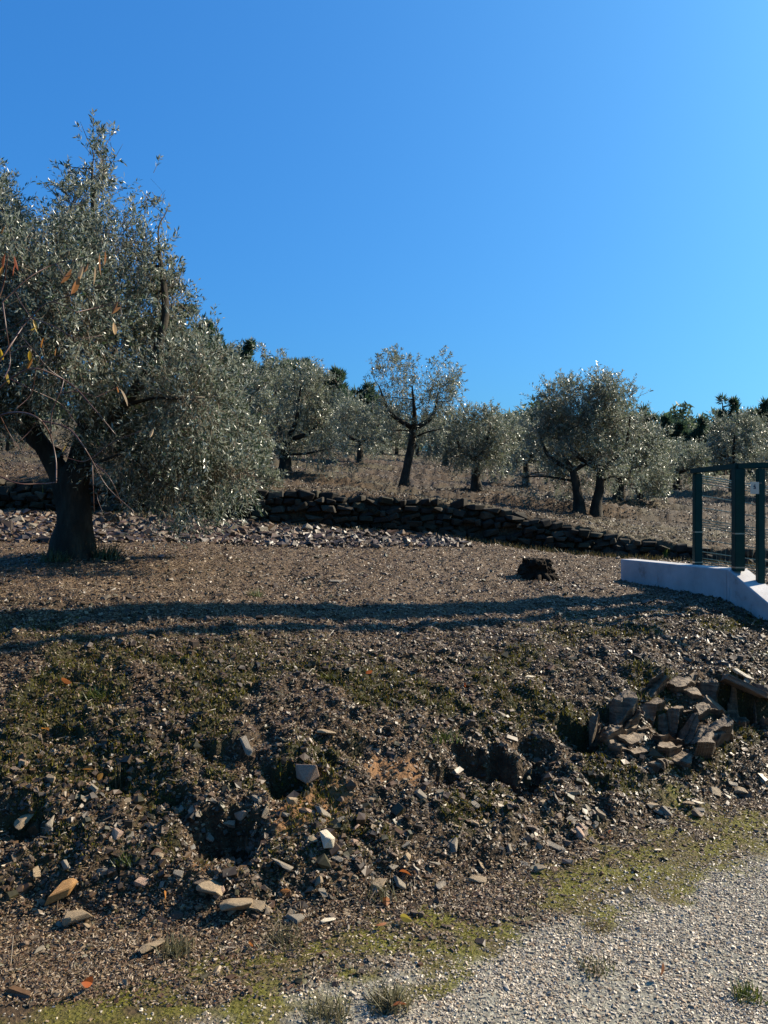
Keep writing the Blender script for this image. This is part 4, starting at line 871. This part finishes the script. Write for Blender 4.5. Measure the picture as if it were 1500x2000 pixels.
def fence():
    p1 = np.array([px(1356, 0, 8.0)[0], 8.0]); p2 = np.array([px(1434, 0, 7.15)[0], 7.15]); p3 = np.array([px(1485, 0, 7.0)[0], 7.0])
    off = np.array([0.06, 0.0]); root = empty('metal_fence', (p1[0], p1[1], .9), 'dark green metal fence with square posts and wire mesh on the white wall', 'fence'); o0 = np.array([p1[0], p1[1], .9])
    ztop = px(1356, 925, 8.0)[2]
    def post(p, w, zb, zt, nm='post'):
        bm = bmesh.new(); bmesh.ops.create_cube(bm, size=1); bmesh.ops.scale(bm, vec=(w, w, zt - zb), verts=bm.verts); bmesh.ops.bevel(bm, geom=bm.edges[:], offset=.006, segments=2, affect='EDGES')
        me = bpy.data.meshes.new(nm); bm.to_mesh(me); bm.free(); me.materials.append(M['green_paint']); o = link(nm, me, root); o.location = (p[0] - o0[0], p[1] - o0[1], (zb + zt) / 2 - o0[2]); return o
    a = post(p1 + np.array([.03, 0]), .075, 1.06, ztop); b = post(p2 + np.array([.035, 0]), .088, 1.075, ztop); c = post(p3, .06, .5, ztop - .005)
    a2 = post(p1 + np.array([.062, .05]), .04, .95, ztop - .03, 'frame_bar')
    for o, w in ((a, .079), (b, .092)):
        for z in (-.12, -.42):
            mb = MB(); mb.box((0, 0, 0), w / 2, w / 2, .006); me = mb.mesh('clip', [M['steel']]); q = link('clip', me, o); q.location = (0, 0, z)
    # top rail
    for st, end in ((p1 + np.array([-.01, .03]), p2 + np.array([.035, 0])), (p2 + np.array([.036, -.004]), np.array([4.05, 6.62]))):
        d = end - st; L = np.linalg.norm(d); yaw = math.atan2(d[1], d[0])
        bm = bmesh.new(); bmesh.ops.create_cube(bm, size=1); bmesh.ops.scale(bm, vec=(L, .05, .05), verts=bm.verts); bmesh.ops.bevel(bm, geom=bm.edges[:], offset=.005, segments=2, affect='EDGES')
        me = bpy.data.meshes.new('top_rail'); bm.to_mesh(me); bm.free(); me.materials.append(M['green_paint']); t = link('top_rail', me, root); t.rotation_euler = (0, 0, yaw); t.location = ((st[0] + end[0]) / 2 - o0[0], (st[1] + end[1]) / 2 - o0[1], ztop + .026 - o0[2])
    # mesh panels running right from the corner post, sloping down with the ground
    def panel(P, Qe, zt0, zt1, hgt):
        mb = MB(); dd = Qe - P; L = np.linalg.norm(dd); nW = int(L / .05)
        for k in range(nW + 1):
            f = k / nW; q = P + dd * f; zt = zt0 + (zt1 - zt0) * f; mb.tube([[q[0], q[1], zt - hgt], [q[0], q[1], zt]], [.0013, .0013], 2, 5)
        rows = [0, .025, .05, .075] + [.2, .32] + [.44, .465, .49, .515] + [.64, .76] + [hgt - .075, hgt - .05, hgt - .025, hgt]
        nrm = np.array([dd[1], -dd[0]]) / L
        for j, z in enumerate(rows):
            bo = .02 if j % 4 in (1, 2) and j not in (4, 5, 10, 11) else 0
            mb.tube([[P[0] + nrm[0] * bo, P[1] + nrm[1] * bo, zt0 - z], [Qe[0] + nrm[0] * bo, Qe[1] + nrm[1] * bo, zt1 - z]], [.005, .005], 2, 6)
        link('mesh_panel', mb.mesh('mesh_panel', [M['sunlit_wire']], False, o0), root)
    panel(p1 + np.array([.06, .05]), p1 + np.array([2.3, .5]), ztop - .015, ztop - .34, .90)
    zz = 0.85
    return root, p3, ztop
fr, p3, ztop = fence()
# small white notice hanging on the fence
sp = px(1474, 953, 6.955); sroot = empty('notice_sign', sp, 'small white notice with a dark mark hanging on the green fence', 'sign')
bm = bmesh.new(); bmesh.ops.create_cube(bm, size=1); bmesh.ops.scale(bm, vec=(.075, .004, .105), verts=bm.verts); bmesh.ops.bevel(bm, geom=bm.edges[:], offset=.001, segments=1, affect='EDGES')
me = bpy.data.meshes.new('board'); bm.to_mesh(me); bm.free(); me.materials.append(M['sign_white']); link('board', me, sroot)
mb = MB(); 
for (a, b, c, d) in [(-.004, .014, .008, .006), (.003, .004, .005, .008), (-.001, -.006, .011, .003), (.0, .026, .006, .003)]: mb.box((a, -.0028, b), c, .0006, d)
link('printed_mark', mb.mesh('printed_mark', [M['sign_ink']]), sroot)
mb = MB(); mb.tube([[-.06, 0, .042], [0, .004, .040], [.06, 0, .042]], [.002] * 3, 6, 5); link('tie_wire', mb.mesh('tie_wire', [M['steel']]), sroot)
# ------------------------------------------------------------------ unseen poles added off to the right to cast the terrace shadow bands
def pole(pt, dist, w0, w1, hgt, label, name='shadow_pole', arm=False):
    b = np.array([pt[0] + math.sin(AZ) * dist, pt[1] + math.cos(AZ) * dist]); z = float(H(b[0:1], b[1:2])[0])
    root = empty(name, (b[0], b[1], z), label, 'pole'); mb = MB()
    v = CUBE.copy(); v[:4] *= np.array([w0 / 2, w0 / 2, 1]); v[4:] *= np.array([w1 / 2, w1 / 2, 1]); v[:, 2] = np.where(v[:, 2] < 0, -.3, hgt); mb.add(v, CUBEF)
    link('shaft', mb.mesh('shaft', [M['concrete']]), root)
    mb = MB(); mb.box((0, 0, hgt + .03), w1 * .7, w1 * .7, .03); link('cap', mb.mesh('cap', [M['concrete']]), root)
    return root
pole(at(1100, 1178), 5.6, 0.40, 0.30, 10.5, 'thick square concrete pole added unseen beyond the right edge to cast the broad shadow band, thicker of two')
pole(at(900, 1222), 7.0, 0.17, 0.12, 10.5, 'slim concrete pole added unseen beyond the right edge to cast the narrow shadow band, thinner of two')

# ------------------------------------------------------------------ bare fruit sapling at the left edge
def leaf_quad(p, d, L, W, r, droop=0.3):
    d = d / np.linalg.norm(d); sd = np.cross(d, r.normal(size=3)); sd /= np.linalg.norm(sd); up = np.cross(sd, d); n = 6; t = np.linspace(0, 1, n); w = W * np.sin(np.pi * np.clip(t * .96 + .02, 0, 1)) ** .8
    c = p + d * (t * L)[:, None] + np.array([0, 0, -1.0]) * (droop * L * t ** 2)[:, None]
    V = np.concatenate([c - sd * w[:, None] / 2 + up * w[:, None] * .25, c, c + sd * w[:, None] / 2 + up * w[:, None] * .25]); i = np.arange(n - 1)
    return V, np.concatenate([np.stack([i, i + 1, i + n + 1, i + n], 1), np.stack([i + n, i + n + 1, i + 2 * n + 1, i + 2 * n], 1)])
def sapling():
    D = 4.6; b = np.array([-2.45, D, 0.0]); b[2] = H(b[0:1], b[1:2])[0]; r = np.random.default_rng(8)
    root = empty('fruit_sapling', b, 'almost bare young fruit tree with reddish twigs and a few yellow leaves', 'sapling')
    mb = MB(); P = lambda u, v, d=0: px(u, v, D + d)
    mb.tube([b - [0, 0, .1], P(-70, 1100), P(-55, 900), P(-40, 760), P(-25, 640)], [.022, .019, .016, .013, .008], 16, 8, .1, 1)
    link('trunk', mb.mesh('trunk', [M['red_twig']], True, b), root)
    mb = MB()
    tw = [([(-50, 850), (0, 812), (80, 822), (98, 850), (108, 890), (110, 940)], .006, .0035), ([(-45, 800), (20, 740), (70, 720), (130, 745), (185, 800), (225, 848)], .006, .003), ([(-40, 760), (10, 690), (60, 620), (100, 590), (150, 610)], .006, .002),
      ([(-55, 900), (-10, 925), (40, 945), (75, 945), (110, 942)], .005, .003), ([(80, 822), (130, 835), (165, 875), (180, 900), (205, 945), (262, 1000)], .005, .002), ([(180, 895), (225, 862), (275, 842)], .004, .0015), ([(180, 900), (182, 950), (184, 1000)], .0035, .0015),
      ([(10, 690), (40, 650), (80, 640)], .003, .0012), ([(-25, 640), (5, 560), (15, 500)], .007, .003), ([(5, 590), (12, 640), (20, 700), (8, 740)], .004, .002), ([(60, 620), (40, 590), (30, 570)], .003, .0012), ([(70, 720), (100, 700), (150, 690)], .003, .0012),
      ([(108, 770), (150, 765), (190, 775)], .003, .0012), ([(185, 905), (215, 935), (240, 990)], .003, .0012), ([(0, 812), (20, 850), (40, 880)], .003, .0012), ([(40, 860), (60, 840), (70, 825)], .003, .0012), ([(100, 590), (140, 575), (190, 560), (230, 555)], .003, .0015), ([(130, 745), (95, 720), (70, 690), (45, 660)], .003, .0012),
      ([(150, 610), (200, 600), (240, 590)], .003, .0012), ([(98, 850), (103, 800), (120, 760), (125, 740)], .004, .002), ([(5, 590), (60, 540), (110, 515), (150, 508), (205, 488)], .004, .0015), ([(150, 610), (190, 600), (228, 590), (238, 620)], .003, .0012), ([(-20, 650), (20, 640), (60, 622), (72, 640)], .003, .0012), ([(20, 690), (58, 682), (66, 700)], .003, .0012), ([(190, 775), (232, 755)], .003, .0012), ([(110, 515), (130, 540), (160, 520)], .003, .0012), ([(20, 740), (60, 760), (120, 790), (150, 830)], .003, .0012), ([(60, 620), (110, 640), (150, 660), (200, 655)], .003, .0012), ([(70, 720), (60, 770), (30, 800)], .003, .0012), ([(205, 945), (190, 970), (200, 1000)], .002, .001), ([(180, 895), (150, 900), (120, 890)], .003, .001)]
    for q, (pts, r0, r1) in enumerate(tw):
        pp = [P(u, v, r.uniform(-.12, .12)) for (u, v) in pts]; mb.tube(pp, np.linspace(r0, r1, len(pp)), 5 * len(pp), 6, .1, q)
    link('twigs', mb.mesh('twigs', [M['red_twig']], True, b), root)
    mb = MB(); tint = []
    for (u, v, L, col) in [(10, 495, 40, 'r'), (28, 500, 38, 'r'), (6, 520, 36, 'o'), (30, 515, 30, 'r'), (140, 525, 55, 'b'), (155, 540, 60, 'b'), (163, 520, 50, 'w'), (195, 495, 45, 'b'), (205, 490, 48, 'b'), (185, 520, 45, 'w'), (172, 515, 35, 'b'), (230, 590, 45, 'b'), (222, 630, 50, 'w'), (236, 600, 32, 'b'),
        (65, 625, 34, 'y'), (72, 635, 32, 'y'), (58, 685, 36, 'y'), (64, 700, 30, 'o'), (0, 680, 40, 'y'), (15, 730, 38, 'y'), (235, 760, 42, 'w'), (228, 755, 28, 'b'), (300, 838, 26, 'w'), (110, 680, 26, 'o'), (10, 440, 26, 'o'), (130, 870, 22, 'y'), (85, 660, 24, 'o')]:
        c = dict(r=(.36, .11, .05), o=(.44, .22, .06), b=(.34, .18, .085), w=(.55, .45, .34), y=(.48, .37, .05))[col]
        p = P(u, v, r.uniform(-.1, .1)); d = np.array([r.normal(0, .45), r.normal(0, .45), -1]); o = leaf_quad(p, d, L / F * D * .72, L / F * D * .2, r, r.uniform(-.3, .4)); mb.add(*o); tint.append(np.repeat(np.array([c]) * r.uniform(.8, 1.2), len(o[0]), 0))
        # short stalk
    link('leaves', mb.mesh('leaves', [M['dead_leaf']], False, b, np.concatenate(tint)), root)
sapling()

# ------------------------------------------------------------------ fallen leaves and weeds
for q, (u, v, L, c, lab) in enumerate([(82, 1432, 26, (.55, .26, .05), 'bright orange fallen leaf high on the left bank'), (182, 1512, 26, (.50, .26, .06), 'orange fallen leaf on the dark left bank'), (192, 1533, 24, (.42, .27, .10), 'tan fallen leaf just below the orange one on the left bank'),
    (325, 1752, 28, (.58, .27, .06), 'curled bright orange leaf in the lower left litter'), (180, 1932, 46, (.50, .14, .04), 'large red-orange fallen leaf at the bottom left'), (120, 1335, 32, (.36, .15, .06), 'rusty leaf on the mossy left slope'), (715, 1322, 20, (.34, .12, .06), 'rusty leaf on the slope in the middle'),
    (910, 1348, 22, (.36, .12, .05), 'red-brown leaf on the slope right of centre'), (780, 1712, 28, (.44, .16, .06), 'rust-red leaf above the two pale stones in the middle'), (755, 1778, 36, (.46, .20, .07), 'orange-brown leaf below the two pale stones'), (782, 1800, 34, (.40, .38, .09), 'yellow-green narrow leaf at the moss edge'), (755, 1812, 30, (.44, .20, .09), 'brown-orange leaf at the moss edge, left'),
    (485, 1850, 26, (.50, .22, .08), 'pale orange leaf in the bottom litter left of centre'), (1290, 1918, 34, (.36, .17, .09), 'rusty brown leaf on the gravel at lower right'), (795, 1975, 36, (.34, .13, .06), 'dark red leaf by a weed at the bottom edge'), (1195, 1630, 20, (.40, .16, .06), 'small rust leaf at the right foot of the bank'), (548, 1750, 20, (.50, .24, .08), 'small orange leaf beside the split slab')]):
    p = at(u, v, True); r_ = np.random.default_rng(500 + q); o = leaf_quad(np.zeros(3), np.array([r_.normal(), r_.normal() * .6, .25]), L / F * p[1] * .95, L / F * p[1] * .45, r_, .25)
    lo = link('fallen_leaf', make_mesh('fallen_leaf', o[0], [o[1]], [M['dead_leaf']], tint=np.array([c]) * .8)); lo.location = (p[0], p[1], p[2] + .02); tag(lo, lab, 'leaf', 'fallen leaves')
def weed(u, v, hp, wp, pal, label, seed, n=110, name='weed_tuft', lean=.8):
    p = at(u, v, True); r_ = np.random.default_rng(seed); h = hp / F * p[1]; w = wp / F * p[1]
    x = np.clip(r_.normal(0, w / 4, n), -.42 * w, .42 * w); y = np.clip(r_.normal(0, w / 4, n), -.42 * w, .42 * w); V, Fc, c = blades(x, y, r_.uniform(.4, 1, n) * h, np.full(n, h * .07 + .001), r_, lean, pal, z=np.zeros(n))
    o = link(name, make_mesh(name, V, [Fc], [M['grass']], tint=c)); o.location = p; return tag(o, label, 'weed', 'weed tufts')
GR = [(.16, .17, .11), (.11, .125, .08), (.22, .22, .16)]; GG = [(.07, .12, .02), (.12, .17, .03), (.05, .08, .02)]; DR = [(.24, .21, .14), (.16, .13, .08)]
weed(345, 1862, 40, 75, GR, 'grey-green weed tuft beside the slanted tan stone, bottom left', 1, 200)
weed(190, 1360, 26, 60, GG, 'green tuft on the mossy left slope', 2)
weed(760, 1965, 50, 80, GR, 'grey-green weed by the dark red leaf at the bottom edge', 3, 200)
weed(640, 1985, 40, 90, GR, 'pale weed tuft at the bottom edge left of the dark red leaf', 4, 200)
weed(1165, 1895, 30, 80, DR + GG, 'thin dry weed tuft on the gravel right of centre', 5, 120)
weed(1460, 1950, 36, 60, GG, 'green weed on the gravel at the bottom right', 6, 120)
weed(555, 1835, 30, 90, GR, 'grey weed mat below the split slab', 7, 200)
weed(745, 1745, 34, 70, GR, 'grey weed between the two pale stones', 8, 120)
weed(245, 1685, 30, 36, GG, 'small green seedling on the left bank', 9, 70)
weed(86, 985, 40, 16, [(.22, .30, .06), (.30, .36, .10)], 'bright green weed left of the near olive trunk', 10, 40, lean=.3)
weed(1303, 1090, 26, 14, [(.18, .28, .06), (.26, .34, .10)], 'bright green weed behind the white wall', 11, 40, lean=.3)
weed(208, 1092, 40, 60, [(.07, .10, .05), (.10, .13, .06)], 'dark green sprouts at the right foot of the near olive trunk', 12, 120)
weed(108, 1096, 30, 60, [(.07, .10, .05), (.10, .13, .06)], 'dark green sprouts at the left foot of the near olive trunk', 13, 120)
weed(500, 1165, 22, 30, [(.16, .20, .08), (.10, .14, .05)], 'pale green weed on the terrace above the shadow band', 14, 60)
weed(232, 1545, 60, 14, DR, 'thin dry stalk on the dark left bank', 15, 8, name='dry_stalk', lean=.1)
weed(1230, 1360, 22, 60, GG + DR, 'dry grass tuft above the rock outcrop', 16, 80)
weed(640, 1322, 16, 50, [(.13, .16, .03), (.17, .19, .04)], 'yellow-green tuft on the slope in the middle', 17, 90)
weed(860, 1440, 24, 90, GG, 'mossy green tuft at the bank crest in the middle', 18, 150)
weed(1165, 2000 - 185, 24, 70, DR, 'dark dry grass clump at the edge of the gravel', 19, 90)
